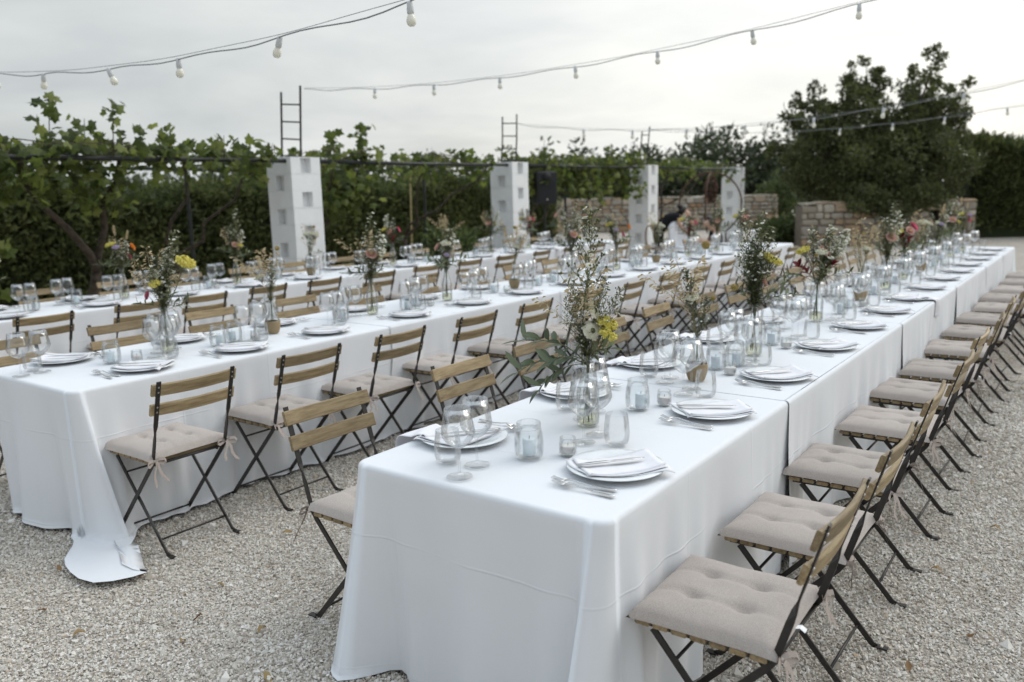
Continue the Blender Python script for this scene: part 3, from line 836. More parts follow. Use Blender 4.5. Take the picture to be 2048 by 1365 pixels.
# the big carob: broad low dome with loose upright boughs
CRx, CRy = 0.81, 0.586
def carob():
    g = np.random.default_rng(77)
    bx, by = -5.35, 24.3
    t = thing('carob_tree', 'large dark evergreen tree spreading over the right-hand stone wall', 'tree', (bx, by, 0))
    cl = []; sp = []
    for _ in range(620):
        while True:
            p = g.uniform(-1, 1, 3)
            if 0.3 < np.linalg.norm(p) < 1: break
        s = p[0] * 2.45; dpt = p[1] * 2.0; z = 2.05 + p[2] * (1.25 if p[2] < 0 else 1.2)
        z += 0.22 * math.sin(s * 2.7) * (p[2] > 0)
        cl.append((s * CRx - dpt * CRy, s * CRy + dpt * CRx, z)); sp.append(0.26)
    for _ in range(75):      # boughs hanging over the wall
        s = g.uniform(-1.5, .8); dpt = g.uniform(-2.15, -1.2); z = g.uniform(.82, 1.35) + .12 * math.sin(s * 4)
        cl.append((s * CRx - dpt * CRy, s * CRy + dpt * CRx, z)); sp.append(0.2)
    b = MB()
    b.tube([(0, 0, -.1), (.08, .05, .7), (0.02, -.05, 1.3)], [.3, .24, .2], 9)
    for (s, z, w) in ((-2.75, 3.35, .16), (-2.1, 3.85, .2), (-1.65, 4.15, .2), (-.95, 4.45, .24), (-.3, 4.75, .24), (.2, 4.6, .2), (1.22, 4.95, .22), (.75, 4.1, .24), (1.95, 4.1, .2), (2.6, 3.6, .18), (2.55, 2.9, .22), (-2.7, 2.6, .2), (-1.3, 3.7, .22), (1.5, 3.7, .24), (-.6, 3.9, .26), (.5, 3.6, .26), (-2.4, 3.15, .26), (-1.85, 3.45, .28), (-1.2, 4.05, .24), (0, 4.15, .26), (.92, 4.5, .22), (1.6, 4.3, .2), (2.2, 3.45, .26), (1.1, 3.55, .3), (-.25, 3.4, .3), (-1.0, 3.3, .3), (1.75, 3.1, .3), (2.3, 2.9, .28)):
        dp = g.uniform(-.9, .9)
        tip = np.array((s * CRx - dp * CRy, s * CRy + dp * CRx, z)); root = np.array((s * .12 * CRx, s * .12 * CRy, 1.5))
        mid = root * .45 + tip * .55 + g.normal(size=3) * .08
        b.tube([root, root * .6 + mid * .4, mid, tip], [.08, .06, .035, .008], 6)
        for k in range(16):
            q = 0.42 + 0.58 * k / 15
            base = mid + (tip - mid) * max(0, (q - .42) / .58) 
            ww = w * (1.45 - 1.0 * (k / 15))
            cl.append(tuple(base + g.normal(size=3) * ww * .85)); sp.append(.05 + ww * .45)
    obj('crown', crown_mesh('crown', cl, 58, 0.088, 'carob', 77, sp), t)
    obj('trunk', b.mesh('trunk', ['bark'], True), t)
carob()
far_lab = ['olive tree directly behind the farthest white pillar', 'rounded grey green tree between the last pillar and the carob', 'dark bushy tree left of the carob tree', 'grey green tree behind the hoop', 'low olive tree behind the third pillar', 'pale low tree between second and third pillar', 'small tree just right of the second pillar', 'distant tree behind the loudspeaker', 'low tree far behind between the first two pillars']
for i, (x, y, h, r, mt) in enumerate([(-13.5, 33.5, 3.6, 2.0, 'olive'), (-11.2, 35.0, 3.9, 2.1, 'olive'), (-9.0, 36.5, 3.75, 2.1, 'carob'), (-16.2, 32.0, 3.1, 1.8, 'olive'), (-19.0, 30.5, 3.05, 1.9, 'olive'), (-21.5, 29.0, 2.75, 1.8, 'bush'), (-24.5, 27.5, 2.9, 1.9, 'olive'), (-27.5, 25, 2.7, 1.8, 'bush'), (-29, 20, 2.6, 1.8, 'olive')]):
    tree('olive_tree' if mt == 'olive' else 'broadleaf_tree', far_lab[i], (x, y, 0), h, r, h * .52, 90, 46, 0.20, mt, 100 + i, 0.5, group='trees beyond the stone wall')
tree('shrub', 'bright green bush at the corner of the left stone wall behind the last pillar', (-10.35, 31.2, 0), 1.9, 0.8, 1.0, 40, 40, 0.14, 'bush', 140, 0.35, 'bush', 0.05)
tree('shrub', 'loose green bush growing at the left end of the right-hand stone wall', (-7.35, 22.6, 0), 0.62, 0.75, 0.28, 60, 60, 0.12, 'bush', 141, 0.22, 'bush', 0.03)
tree('shrub', 'low green shrub behind the flowers left of the second pillar', (-8.9, 10.6, 0), 0.95, 0.5, 0.5, 44, 46, 0.10, 'bush', 142, 0.22, 'bush', 0.03)
def far_wood():
    g = np.random.default_rng(9)
    n = 16000; an = g.uniform(R(-75), R(75), n); rr = g.uniform(60, 74, n)
    top = 2.6 + 0.7 * np.sin(an * 23) + 0.5 * np.sin(an * 61 + 1)
    pos = np.stack([rr * np.sin(an - R(36)), rr * np.cos(an - R(36)), g.random(n) * top], 1)
    o = obj('far_woodland', scatter('far_woodland', LF_V, LF_F, pos, rand_rot(n, g), g.uniform(.5, 1.0, n), ['olive'], g.random(n)))
    o['kind'] = 'stuff'; o['label'] = 'distant band of trees along the horizon'; o['category'] = 'woodland'
far_wood()

# ---------------------------------------------------------------- dry-stone walls
def stone_mesh(seed):
    g = np.random.default_rng(seed)
    vs, fs = ICO[2]
    v = np.array(vs)
    v = np.sign(v) * np.abs(v) ** 0.45
    v /= np.abs(v).max(0)
    v *= 0.5
    v += g.normal(size=v.shape) * 0.035
    me = mesh_np('stone', v, np.array(fs), ['stone'], False)
    return me
STONES = [stone_mesh(200 + i) for i in range(7)]
def stone_wall(name, label, p0, p1, h, th, seed, holes=()):
    g = np.random.default_rng(seed)
    p0 = np.array(p0, float); p1 = np.array(p1, float); L = np.linalg.norm(p1 - p0); u = (p1 - p0) / L
    rz = math.atan2(u[1], u[0])
    t = thing(name, label, 'wall', (p0[0], p0[1], 0), rz)
    # core, left open at the hearths
    xs = sorted({0.0, L} | {q for hh in holes for q in hh[:2]}); core = MB()
    for a, bq in zip(xs[:-1], xs[1:]):
        hh = [q for q in holes if q[0] <= a and q[1] >= bq]
        if hh:
            q = hh[0]
            core.box(((a + bq) / 2, th / 2, q[2] / 2), (bq - a, th - .05, q[2]))
            core.box(((a + bq) / 2, th / 2, (q[3] + h) / 2 - .02), (bq - a, th - .05, h - q[3] - .04))
            core.box(((a + bq) / 2, th - .06, (q[2] + q[3]) / 2), (bq - a, .06, q[3] - q[2]), None, 1)
        else:
            core.box(((a + bq) / 2, th / 2, h / 2 - .02), (bq - a, th - .04, h - .04))
    obj('mortar', core.mesh('mortar', ['mortar', 'hearth_back']), t)
    z = 0.0
    while z < h - 0.05:
        ch = min(g.uniform(0.10, 0.25), h - z)
        if h - z - ch < 0.08: ch = h - z
        x = 0.0
        while x < L - 0.02:
            w = min(g.uniform(0.12, 0.46), L - x)
            if L - x - w < 0.1: w = L - x
            cx, cz = x + w / 2, z + ch / 2
            if not any(q[0] - .06 < cx < q[1] + .06 and q[2] < cz < q[3] for q in holes):
                me = STONES[g.integers(7)]
                obj('stone', me, t, (cx, 0.055 + g.uniform(-.035, .02), cz + g.uniform(-.008, .008)), (g.uniform(-.06, .06), g.choice((0, math.pi)) + g.uniform(-.07, .07), g.uniform(-.08, .08)), (w - g.uniform(.008, .035), 0.17, ch - g.uniform(.006, .03)))
            x += w
        z += ch
    # cap slabs
    x = 0.0
    while x < L - .02:
        w = min(g.uniform(.35, .6), L - x)
        if L - x - w < .15: w = L - x
        obj('cap_stone', STONES[g.integers(7)], t, (x + w / 2, th / 2 + g.uniform(-.03, .03), h + .02 + g.uniform(-.012, .02)), (0, g.uniform(-.04, .04), g.uniform(-.05, .05)), (w - g.uniform(.005, .03), th + .06, g.uniform(.06, .11)))
        x += w
stone_wall('stone_wall', 'long low rubble stone wall behind the pillars and the people', (-16.9, 25.35), (-10.0, 30.36), 1.18, 0.4, 51)
stone_wall('stone_wall', 'rubble stone wall with two dark hearth openings under the carob tree', (-6.47, 21.5), (-2.88, 24.1), 1.06, 0.5, 52, ((2.42, 2.72, 0.48, 0.80), (3.28, 3.62, 0.42, 0.86)))
stone_wall('garden_wall', 'low pale wall between the two stone walls', (-9.6, 28.2), (-6.6, 30.4), 0.45, 0.35, 53)
# ================================================================== tables under white cloths
TOP = 0.75
ROWS = {'A': (-1.93, -0.99, [1.75, 3.21, 5.37, 7.45, 9.3, 10.8, 12.15], 'right-hand table row'),
        'B': (-4.68, -3.75, [1.75, 3.80, 5.85, 7.75, 9.9, 12.15], 'middle table row'),
        'C': (-7.42, -6.50, [1.75, 3.9, 6.0, 8.1, 10.2, 12.15], 'back table row')}
def cloth(x0, x1, y0, y1, front, back, seed, L=0.725, pud=0.0, fold=1.0):
    g = np.random.default_rng(seed)
    rc, rr = 0.035, 0.016
    step = 0.022
    def arc(cx, cyy, a0, a1):
        k = 7
        return [(cx + rc * math.cos(a0 + (a1 - a0) * i / k), cyy + rc * math.sin(a0 + (a1 - a0) * i / k), math.cos(a0 + (a1 - a0) * i / k), math.sin(a0 + (a1 - a0) * i / k)) for i in range(k + 1)]
    def seg(a, bq, n):
        a = np.array(a); bq = np.array(bq); k = max(2, int(np.linalg.norm(bq - a) / step))
        return [(*(a + (bq - a) * i / k), *n) for i in range(k + 1)]
    ix0, ix1 = x0 + rr, x1 - rr
    iy0 = y0 + (rr if front else 0); iy1 = y1 - (rr if back else 0)
    paths = []; corners = []
    if front and not back:
        p = seg((ix1, iy1), (ix1, iy0 + rc), (1, 0)) + arc(ix1 - rc, iy0 + rc, 0, -math.pi / 2) + seg((ix1 - rc, iy0), (ix0 + rc, iy0), (0, -1)) + arc(ix0 + rc, iy0 + rc, -math.pi / 2, -math.pi) + seg((ix0, iy0 + rc), (ix0, iy1), (-1, 0))
        paths = [p]; corners = [(ix1, iy0), (ix0, iy0)]
    elif back:
        p = seg((ix0, iy0), (ix0, iy1 - rc), (-1, 0)) + arc(ix0 + rc, iy1 - rc, math.pi, math.pi / 2) + seg((ix0 + rc, iy1), (ix1 - rc, iy1), (0, 1)) + arc(ix1 - rc, iy1 - rc, math.pi / 2, 0) + seg((ix1, iy1 - rc), (ix1, iy0), (1, 0))
        paths = [p]; corners = [(ix0, iy1), (ix1, iy1)]
    else:
        paths = [seg((ix1, iy1), (ix1, iy0), (1, 0)), seg((ix0, iy0), (ix0, iy1), (-1, 0))]
    V = []; F = []; UV = []; SM = []
    lift = lambda y: (0.0 if front else 0.0014) - 0.0012 * (y - y0) / (y1 - y0)
    # top sheet
    ring = [q for p in paths for q in p]
    base = len(V)
    V += [(q[0], q[1], TOP + lift(q[1])) for q in ring]; UV += [(q[0] * 1.0 + .3, q[1]) for q in ring]
    F.append([base + i for i in range(len(ring))][::-1]); SM.append(False)
    if not front:      # turned hem where this cloth laps over its neighbour
        b0 = len(V); m = 16
        for dy, dz in ((0, 0), (-.0015, -.0010), (-.0018, -.0034)):
            V += [(ix0 + (ix1 - ix0) * i / m, iy0 + dy, TOP + lift(iy0) + dz) for i in range(m + 1)]; UV += [(i * .05, 9.0) for i in range(m + 1)]
        for r_ in range(2):
            for i in range(m):
                a = b0 + r_ * (m + 1) + i; F.append([a, a + m + 1, a + m + 2, a + 1]); SM.append(True)
    nl = 34
    for p in paths:
        s = 0.0; S = [0.0]
        for a, bq in zip(p[:-1], p[1:]):
            s += math.hypot(bq[0] - a[0], bq[1] - a[1]); S.append(s)
        S = np.array(S); P = np.array(p)
        ph = g.uniform(0, 6.28, 8); am = g.uniform(0.5, 1.2, 8)
        fr = np.array([2.1, 3.7, 5.9, 8.3, 11.7, 15.1, 21, 31]) * g.uniform(.9, 1.1, 8)
        wts = np.array([.45, .5, .75, .8, .7, .45, .22, .10]) * am
        wv = np.sin(S[:, None] * fr + ph)
        wave = ((wv + 0.6 * (0.5 - np.abs(wv))) * wts).sum(1) / 1.9
        pk = np.zeros(len(S))
        for f2, a2 in ((27.0, .30), (41.0, .24), (58.0, .14)):
            pk += a2 * np.sin(S * f2 + g.uniform(0, 6)) * np.clip(np.sin(S * g.uniform(1.8, 3.2) + g.uniform(0, 6)) + .25, 0, 1.2)
        wave = wave + pk
        ds = [S[np.argmin(np.hypot(P[:, 0] - c[0], P[:, 1] - c[1]))] for c in corners]
        base = len(V); n = len(P)
        T = np.stack([-P[:, 3], P[:, 2]], 1)
        ll = np.concatenate([np.linspace(0, rr * math.pi / 2, 5)[:-1], np.linspace(rr * math.pi / 2, 1.0, nl - 4)])
        for li, l in enumerate(ll):
            cw = np.zeros(n); hol = np.zeros(n); sh = np.zeros(n); ex = np.zeros(n)
            for ci, d0 in enumerate(ds):
                dd = S - d0
                cw += 0.75 * np.exp(-np.abs(dd) / 0.075) + 0.30 * np.cos(dd * 38 + ci) * np.exp(-(dd / 0.20) ** 2)
                hol += np.exp(-((np.abs(dd) - 0.20) / 0.08) ** 2)
                sh += np.exp(-(dd / 0.11) ** 2) * (1 if ci == 0 else -1)
                if ci == 0: ex += pud * np.exp(-((dd + .03) / 0.10) ** 2)
            if li < 4:
                th = l / rr
                out = np.full(n, rr * math.sin(th)); z = np.full(n, -rr * (1 - math.cos(th)))
                LL = np.full(n, l)
            else:
                q = (l - rr * math.pi / 2) / (1 - rr * math.pi / 2)
                tot = (L - rr * math.pi / 2) + ex + 0.035 * cw
                LL = q * tot
                ln = np.clip(LL / 0.7, 0, 1.2)
                hang = TOP - rr - (0.028 if pud else 0.010)
                z = -rr - np.minimum(LL, hang)
                on = np.maximum(LL - hang, 0)
                out = rr + 0.012 * ln + (wave * 0.046) * ln ** 1.1 + cw * (0.135 if fold > 0 else 0.115) * ln ** 1.15 - hol * 0.030 * ln + on * 0.9
                z = z + np.where(on > 0, (0.011 * np.abs(np.sin(S * 17 + on * 12)) ) * np.clip(on * 9, 0, 1) * np.clip((0.30 - on) * 6, .15, 1), 0)
            if li >= 4 and pud:
                lay = 1 / (1 + np.exp(np.clip((S - ds[0]) / 0.03, -40, 40)))
                z = z + (0.020 * lay - 0.006) * np.clip(on * 9, 0, 1)
            yy = P[:, 1]
            flare = (0.004 if not front else 0.0) * (1 - (yy - y0) / (y1 - y0)) if not front else 0.0
            k = out + flare
            pl = np.clip(on, 0, 1) if li >= 4 else np.zeros(n)
            k = k - pl * 0.9
            P0 = np.stack([P[:, 0] + pl * (0.80 + .25 * P[:, 2]), P[:, 1] + pl * (-0.40 + .3 * P[:, 3])], 1)
            x = P0[:, 0] + P[:, 2] * k + T[:, 0] * sh * 0.06 * fold * (np.clip(LL, 0, 1) / .7)
            y = P0[:, 1] + P[:, 3] * k + T[:, 1] * sh * 0.06 * fold * (np.clip(LL, 0, 1) / .7)
            if li >= 4:
                for ci, d0 in enumerate(ds):      # corner pleat laid over to one side
                    tip = np.exp(-((S - d0) / 0.055) ** 2) * np.clip(LL / .7, 0, 1.1) ** 1.05
                    sg = 1 if ci == 0 else -1
                    if fold > 0: x = x - (0.15 if ci == 0 else 0.04) * tip
                    else: y = y + 0.17 * np.minimum(tip, 1) * (1 if front else -1)
            # open hems of a cloth that laps over its neighbour wander a little
            if not front:
                e = np.exp(-((yy - y0) / 0.05) ** 2); y = y + e * 0.02 * np.sin(LL * 7 + seed) * np.clip(LL / .2, 0, 1); x = x + P[:, 2] * e * 0.006 * np.clip(LL / .2, 0, 1)
            V += list(np.stack([x, y, TOP + np.array([lift(v) for v in yy]) + z], 1).tolist())
            UV += list(np.stack([S + P[:, 0] * 0.2, LL + 0.0], 1).tolist())
        m = len(ll)
        for i in range(m - 1):
            for j in range(n - 1):
                a = base + i * n + j
                F.append([a, a + 1, a + n + 1, a + n]); SM.append(True)
    me = mesh_np('tablecloth', np.array(V), F, ['cloth'], True, None, None, np.array(UV))
    me.polygons.foreach_set('use_smooth', np.array(SM))
    return me
for rk, (x0, x1, ys, rname) in ROWS.items():
    for k in range(len(ys) - 1):
        f, bk = k == 0, k == len(ys) - 2
        me = cloth(x0, x1, ys[k], ys[k + 1] + (0 if bk else 0.22), f, bk, ord(rk) * 10 + k, 0.738, pud=(0.34 if rk == 'B' and f else 0.0), fold=(1.0 if rk == 'A' else -1.0))
        o = obj('tablecloth', me)
        lab = 'white tablecloth hanging to the gravel, %s along the %s' % ('front end' if f else ('far end' if bk else ORD[k] + ' from front'), rname)
        if rk == 'A' and f: lab = 'white tablecloth nearest the camera, hanging over the front end of the right-hand table'
        if rk == 'B' and f: lab = 'white tablecloth with one corner spread on the gravel, front end of middle table'
        tag(o, lab, 'tablecloth', 'white tablecloths')

# ================================================================== folding chairs
def slat_mesh(w, h, t, curve, bev=0.003):
    """board along X, slightly bowed in Y, softened edges"""
    n = 8; prof = [(-t / 2 + bev, -h / 2), (t / 2 - bev, -h / 2), (t / 2, -h / 2 + bev), (t / 2, h / 2 - bev), (t / 2 - bev, h / 2), (-t / 2 + bev, h / 2), (-t / 2, h / 2 - bev), (-t / 2, -h / 2 + bev)]
    vs = []; fs = []
    for i in range(n + 1):
        x = -w / 2 + w * i / n; c = -curve * (1 - (2 * x / w) ** 2)
        sx = (0.985 if i in (0, n) else 1)
        vs += [(x, y * sx + c, z * sx) for y, z in prof]
    for i in range(n):
        for k in range(8):
            k2 = (k + 1) % 8
            fs.append([i * 8 + k, i * 8 + k2, i * 8 + 8 + k2, i * 8 + 8 + k])
    fs += [list(range(8))[::-1], [n * 8 + k for k in range(8)]]
    b = MB(); b.add(vs, fs)
    me = b.mesh('slat', ['wood'])
    bm = bmesh.new(); bm.from_mesh(me); bmesh.ops.recalc_face_normals(bm, faces=bm.faces); bm.to_mesh(me); bm.free()
    return me
M_BACK = slat_mesh(0.415, 0.056, 0.015, 0.016)
M_SEAT = slat_mesh(0.385, 0.015, 0.044, 0.0)
SW = 0.183
def y_post(z):        # line of the back post above the seat
    return -0.185 - 0.115 * (z - 0.44) / 0.38
def post_mesh(s):
    b = MB()
    zs = [0.825, 0.74, 0.66, 0.615, 0.585, 0.55, 0.49, 0.445]
    an = [90, 90, 90, 85, 45, 5, 0, 0]
    pts = [(s * SW, y_post(z), z) for z in zs] + [(s * SW, -0.165, 0.415), (s * SW, 0.02, 0.215), (s * SW, 0.205, 0.012), (s * SW, 0.222, 0.004)]
    b.bar(pts, 0.020, 0.0055, an + [0, 0, 0, 0])
    b.box((s * SW, 0.235, 0.0045), (0.022, 0.035, 0.006))
    for z in (0.799, 0.776, 0.707, 0.684):
        b.lathe([(0.0045, -0.0), (0.004, 0.002), (0.0, 0.003)], 6, 1)
        n = len(b.v) - 18
        rot = Matrix.Rotation(R(90) + math.atan2(0.115, 0.38), 3, 'X')
        for i in range(n, len(b.v)):
            b.v[i] = tuple(rot @ Vector(b.v[i]) + Vector((s * SW, y_post(z) - 0.003, z)))
    return b.mesh('back_post', ['iron', 'rivet'])
def rear_leg_mesh(s):
    b = MB()
    w = SW - 0.012
    b.bar([(s * w, 0.150, 0.418), (s * w, -0.03, 0.212), (s * w, -0.205, 0.012), (s * w, -0.222, 0.004)], 0.020, 0.0055, [0] * 4)
    b.box((s * w, -0.238, 0.0045), (0.022, 0.040, 0.006))
    return b.mesh('leg', ['iron'])
def rod(p, q, r=0.005):
    b = MB(); b.tube([p, q], r, 6); return b.mesh('crossbar', ['iron'], True)
M_POST = [post_mesh(-1), post_mesh(1)]; M_LEG = [rear_leg_mesh(-1), rear_leg_mesh(1)]
M_RODS = [rod((-SW, 0.16, 0.055), (SW, 0.16, 0.055)), rod((-SW + .012, -0.155, 0.065), (SW - .012, -0.155, 0.065)), rod((-SW + .012, 0.085, 0.345), (SW - .012, 0.085, 0.345)), rod((-SW, -0.178, 0.428), (SW, -0.178, 0.428), 0.007)]
def rail_mesh(s):
    b = MB(); b.bar([(s * (SW - .03), -0.17, 0.421), (s * (SW - .03), 0.19, 0.421)], 0.018, 0.005, [0, 0]); return b.mesh('seat_rail', ['iron'])
M_RAIL = [rail_mesh(-1), rail_mesh(1)]
def cushion_mesh(seed):
    g = np.random.default_rng(seed); n = 34
    u = np.linspace(-1, 1, n); X, Y = np.meshgrid(u, u, indexing='ij')
    hx, hy, T = 0.205, 0.198, 0.045
    e = np.maximum(np.abs(X), np.abs(Y))
    prof = np.clip(1 - e ** 5.5, 0, 1) ** 0.5
    round_c = np.clip(1 - (np.abs(X) ** 8 + np.abs(Y) ** 8) * .5, 0, 1)
    top = T * prof * (0.90 + 0.10 * round_c)
    for tx in (-0.34, 0.34):
        wob = 0.03 * np.sin(Y * 5 + seed + tx * 9)
        line = np.exp(-((X - tx - wob) / 0.055) ** 2)
        top -= line * (0.006 + 0.006 * np.exp(-((np.abs(Y) - .34) / .25) ** 2)) * prof
        for ty in (-0.36, 0.36):
            top -= 0.017 * np.exp(-(((X - tx) ** 2 + (Y - ty) ** 2) / 0.012)) * prof
    top += 0.0022 * (np.sin(X * 7 + seed) * np.sin(Y * 6 + 2 * seed)) * prof
    ear = 1 + 0.035 * (np.abs(X) * np.abs(Y)) ** 5
    px = X * hx * ear; py = Y * hy * ear
    zt = 0.008 + top; zb = 0.008 - 0.007 * prof
    V = np.concatenate([np.stack([px, py, zt], 2).reshape(-1, 3), np.stack([px, py, zb], 2).reshape(-1, 3)])
    F = []
    N = n * n
    for i in range(n - 1):
        for j in range(n - 1):
            a = i * n + j
            F.append([a, a + n, a + n + 1, a + 1]); F.append([N + a, N + a + 1, N + a + n + 1, N + a + n])
    return mesh_np('cushion', V, F, ['cushion'], True)
M_CUSH = [cushion_mesh(k) for k in range(4)]
def bow_mesh(seed):
    g = random.Random(seed); b = MB(); w = 0.0065
    def rib(pts, wv):
        b.strip(pts, [Vector(wv) * (1 if i < len(pts) - 1 else .8) for i in range(len(pts))])
    for s in (-1, 1):     # loops
        a = g.uniform(-.3, .3)
        pts = [(0, 0, 0), (s * .018, -.012 + a * .01, .010), (s * .038, -.02, .008), (s * .046, -.022, -.004), (s * .034, -.018, -.012), (s * .014, -.008, -.006), (0, 0, 0)]
        rib(pts, (0.002, .003, w))
    for s in (-1, 1):     # tails
        L = g.uniform(.07, .12); sx = s * g.uniform(.15, .6)
        pts = [(sx * L * t + .006 * math.sin(t * 7 + seed), -.012 - .03 * t, -L * t) for t in (0, .15, .35, .6, .8, 1)]
        rib(pts, (w, .001, .002))
    b.ball((0, -.002, 0), .008, 0, None, 1)
    return b.mesh('tie_ribbon', ['ribbon'])
M_BOW = [bow_mesh(k) for k in range(5)]
_b = MB(); _b.strip([(0, 0, 0), (0.004, -.016, .004), (.002, -.030, -.004)], [(.011, 0, 0)] * 3); M_TAG = _b.mesh('care_tag', ['tag'])
def chair(x, y, rz, label, group, k):
    c = thing('folding_chair', label, 'chair', (x, y, 0.004), rz, group)
    tilt = math.atan2(0.115, 0.38)
    for z in (0.787, 0.696):
        obj('back_slat', M_BACK, c, (0, y_post(z) + 0.0115, z), (tilt, 0, 0))
    for i in range(7):
        obj('seat_slat', M_SEAT, c, (0, -0.148 + i * 0.0535, 0.4385))
    for i in range(2):
        obj('back_post', M_POST[i], c); obj('leg', M_LEG[i], c); obj('seat_rail', M_RAIL[i], c)
    for me in M_RODS: obj('crossbar', me, c)
    rr = random.Random(k * 7 + int(x * 100))
    q = obj('cushion', M_CUSH[rr.randrange(4)], c, (rr.uniform(-.006, .006), 0.012 + rr.uniform(-.008, .008), 0.446), (0, 0, rr.uniform(-.03, .03)))
    for s in (-1, 1):
        obj('tie_ribbon', M_BOW[rr.randrange(5)], q, (s * 0.186, -0.205, 0.004), (rr.uniform(-.2, .2), 0, rr.uniform(-.5, .5)))
    if rr.random() < 0.3:
        obj('care_tag', M_TAG, q, (rr.uniform(-.12, .16), -0.192, 0.010))
def fill(lst, n, st):
    lst = list(lst)
    while len(lst) < n: lst.append(lst[-1] + st)
    return lst
N = 14
CH = {('A', 'R'): (-0.775, fill([2.05, 2.69, 3.38, 4.12, 4.82, 5.48, 6.24], N, .725)), ('A', 'L'): (-2.135, fill([2.08, 2.91, 3.53, 4.28, 5.02, 5.72], N, .72)),
      ('B', 'R'): (-3.555, fill([2.08, 2.74, 3.40, 4.11, 4.79], N, .72)), ('B', 'L'): (-4.87, fill([2.06, 2.76, 3.45], N, .74)),
      ('C', 'R'): (-6.30, fill([2.02, 2.70, 3.41, 3.98, 4.62, 5.25], N, .74)), ('C', 'L'): (-7.62, fill([2.1, 2.8], N, .735))}
PL = {('A', 'R'): fill([2.13, 2.89, 3.57, 4.38, 5.10, 5.79, 6.49, 7.22], N, .71), ('A', 'L'): fill([2.12, 2.87, 3.55, 4.30, 5.05], N, .72),
      ('B', 'R'): fill([2.21, 2.79, 3.44, 4.20, 4.89], N, .715), ('B', 'L'): fill([2.10, 2.80, 3.50], N, .73),
      ('C', 'R'): fill([2.05, 2.72, 3.45], N, .73), ('C', 'L'): fill([2.12, 2.83], N, .73)}
SIDE = {'R': 'right side', 'L': 'left side'}
for (rk, sd), (x, ys) in CH.items():
    for k, y in enumerate(ys):
        lab = 'folding slatted chair with beige cushion, %s from front, %s of the %s' % (ORD[k], SIDE[sd], ROWS[rk][3])
        rz = (R(90) if sd == 'R' else R(-90)) + random.uniform(-.06, .06) * (0.3 if k < 4 else 1)
        chair(x + random.uniform(-.02, .03) * (1 if sd == 'R' else -1) * (0.2 if k < 4 else 1), y, rz, lab, 'folding chairs along the %s' % ROWS[rk][3], k)

# ================================================================== place settings
Z0 = TOP + 0.0045
def plate_mesh():
    b = MB()
    b.lathe([(0.0, 0.006), (0.085, 0.006), (0.100, 0.009), (0.128, 0.0155), (0.150, 0.0175), (0.152, 0.0160), (0.149, 0.0145), (0.126, 0.0105), (0.098, 0.0035), (0.085, 0.0), (0.0, 0.0)], 44)
    return b.mesh('plate', ['china'], True)
M_PLATE = plate_mesh()
def sheet(fn, nu, nv, thick, name, mat):
    """soft cloth sheet with a little thickness from a height function fn(u,v)->(x,y,z)"""
    V = []; F = []
    for s in (1, 0):
        for i in range(nu + 1):
            for j in range(nv + 1):
                x, y, z = fn(i / nu, j / nv); V.append((x, y, z + s * thick))
    K = (nu + 1) * (nv + 1); w = nv + 1
    for i in range(nu):
        for j in range(nv):
            a = i * w + j
            F += [[a, a + w, a + w + 1, a + 1], [K + a, K + a + 1, K + a + w + 1, K + a + w]]
    bd = [i * w for i in range(nu + 1)] + [nu * w + j for j in range(1, nv + 1)] + [i * w + nv for i in range(nu - 1, -1, -1)] + [j for j in range(nv - 1, 0, -1)]
    for a, c in zip(bd, bd[1:] + bd[:1]): F.append([a, K + a, K + c, c])
    return V, F
def napkin_mesh(seed, hang):
    """folded napkin lying over the plate (local +Y towards the table middle); hang: one end falls over the table edge"""
    g = random.Random(seed); ph = [g.uniform(0, 6) for _ in range(6)]
    def base(x, y):
        r = math.hypot(x, y)
        z = 0.008 if r < 0.095 else min(0.008 + (r - 0.095) * 0.22, 0.0195) if r < 0.155 else max(0.0195 - (r - 0.155) * 0.5, 0.004)
        return z + 0.0014 * math.sin(x * 26 + ph[0]) * math.sin(y * 21 + ph[1])
    b = MB()
    W, H = 0.262, 0.185
    def low(u, v):
        x = (u - .5) * W; y = (v - .5) * H * (1 + .12 * math.sin(u * 3 + ph[2])) - .01
        return (x + .012 * math.sin(v * 4 + ph[3]), y, base(x, y))
    V, F = sheet(low, 18, 12, .0022, '', ''); b.add(V, F)
    def top(u, v):
        x = (u - .47) * W * .95; y = (v - .56) * H * .93 + .006 * math.sin(u * 4 + ph[4])
        z = base(x, y) + .0040 + .005 * max(0, math.sin((u * 1.1 + v * .6) * 3 + ph[5])) * v * u
        return (x, y, z)
    V, F = sheet(top, 18, 10, .0022, '', ''); b.add(V, F)
    def roll(u, v):      # the turned edge
        x = (u - .5) * W * .9 + .01; a = v * 3.6 - .5
        y = -.080 + .02 * (u - .5) + .007 * math.cos(a) * (.5 + u); zz = base(x, y) + .006 + .006 * math.sin(a) * (.4 + u)
        return (x, y, zz)
    V, F = sheet(roll, 14, 8, .0008, '', ''); b.add(V, F)
    if hang:
        def tail(u, v):
            s = v * .27; x = (u - .5) * (.12 + .03 * v) + .06 + .01 * math.sin(v * 6 + ph[0])
            y = -.06 - min(s, .128); d = max(0, s - .128)
            bend = .02
            if d > 0:
                t = min(d / bend, 1.57); y -= .016 * math.sin(t); z = base(x, -.188) + .004 - .016 * (1 - math.cos(t)) - max(0, d - bend * 1.57)
                y -= .012 * math.sin(u * 7 + ph[1]) * min(1, d * 12)
            else:
                z = base(x, y) + .004
            return (x, y, z)
        V, F = sheet(tail, 10, 26, .0022, '', ''); b.add(V, F)
    return b.mesh('napkin', ['napkin'], True)
M_NAP = [napkin_mesh(k, False) for k in range(4)]; M_NAPH = [napkin_mesh(10 + k, True) for k in range(3)]
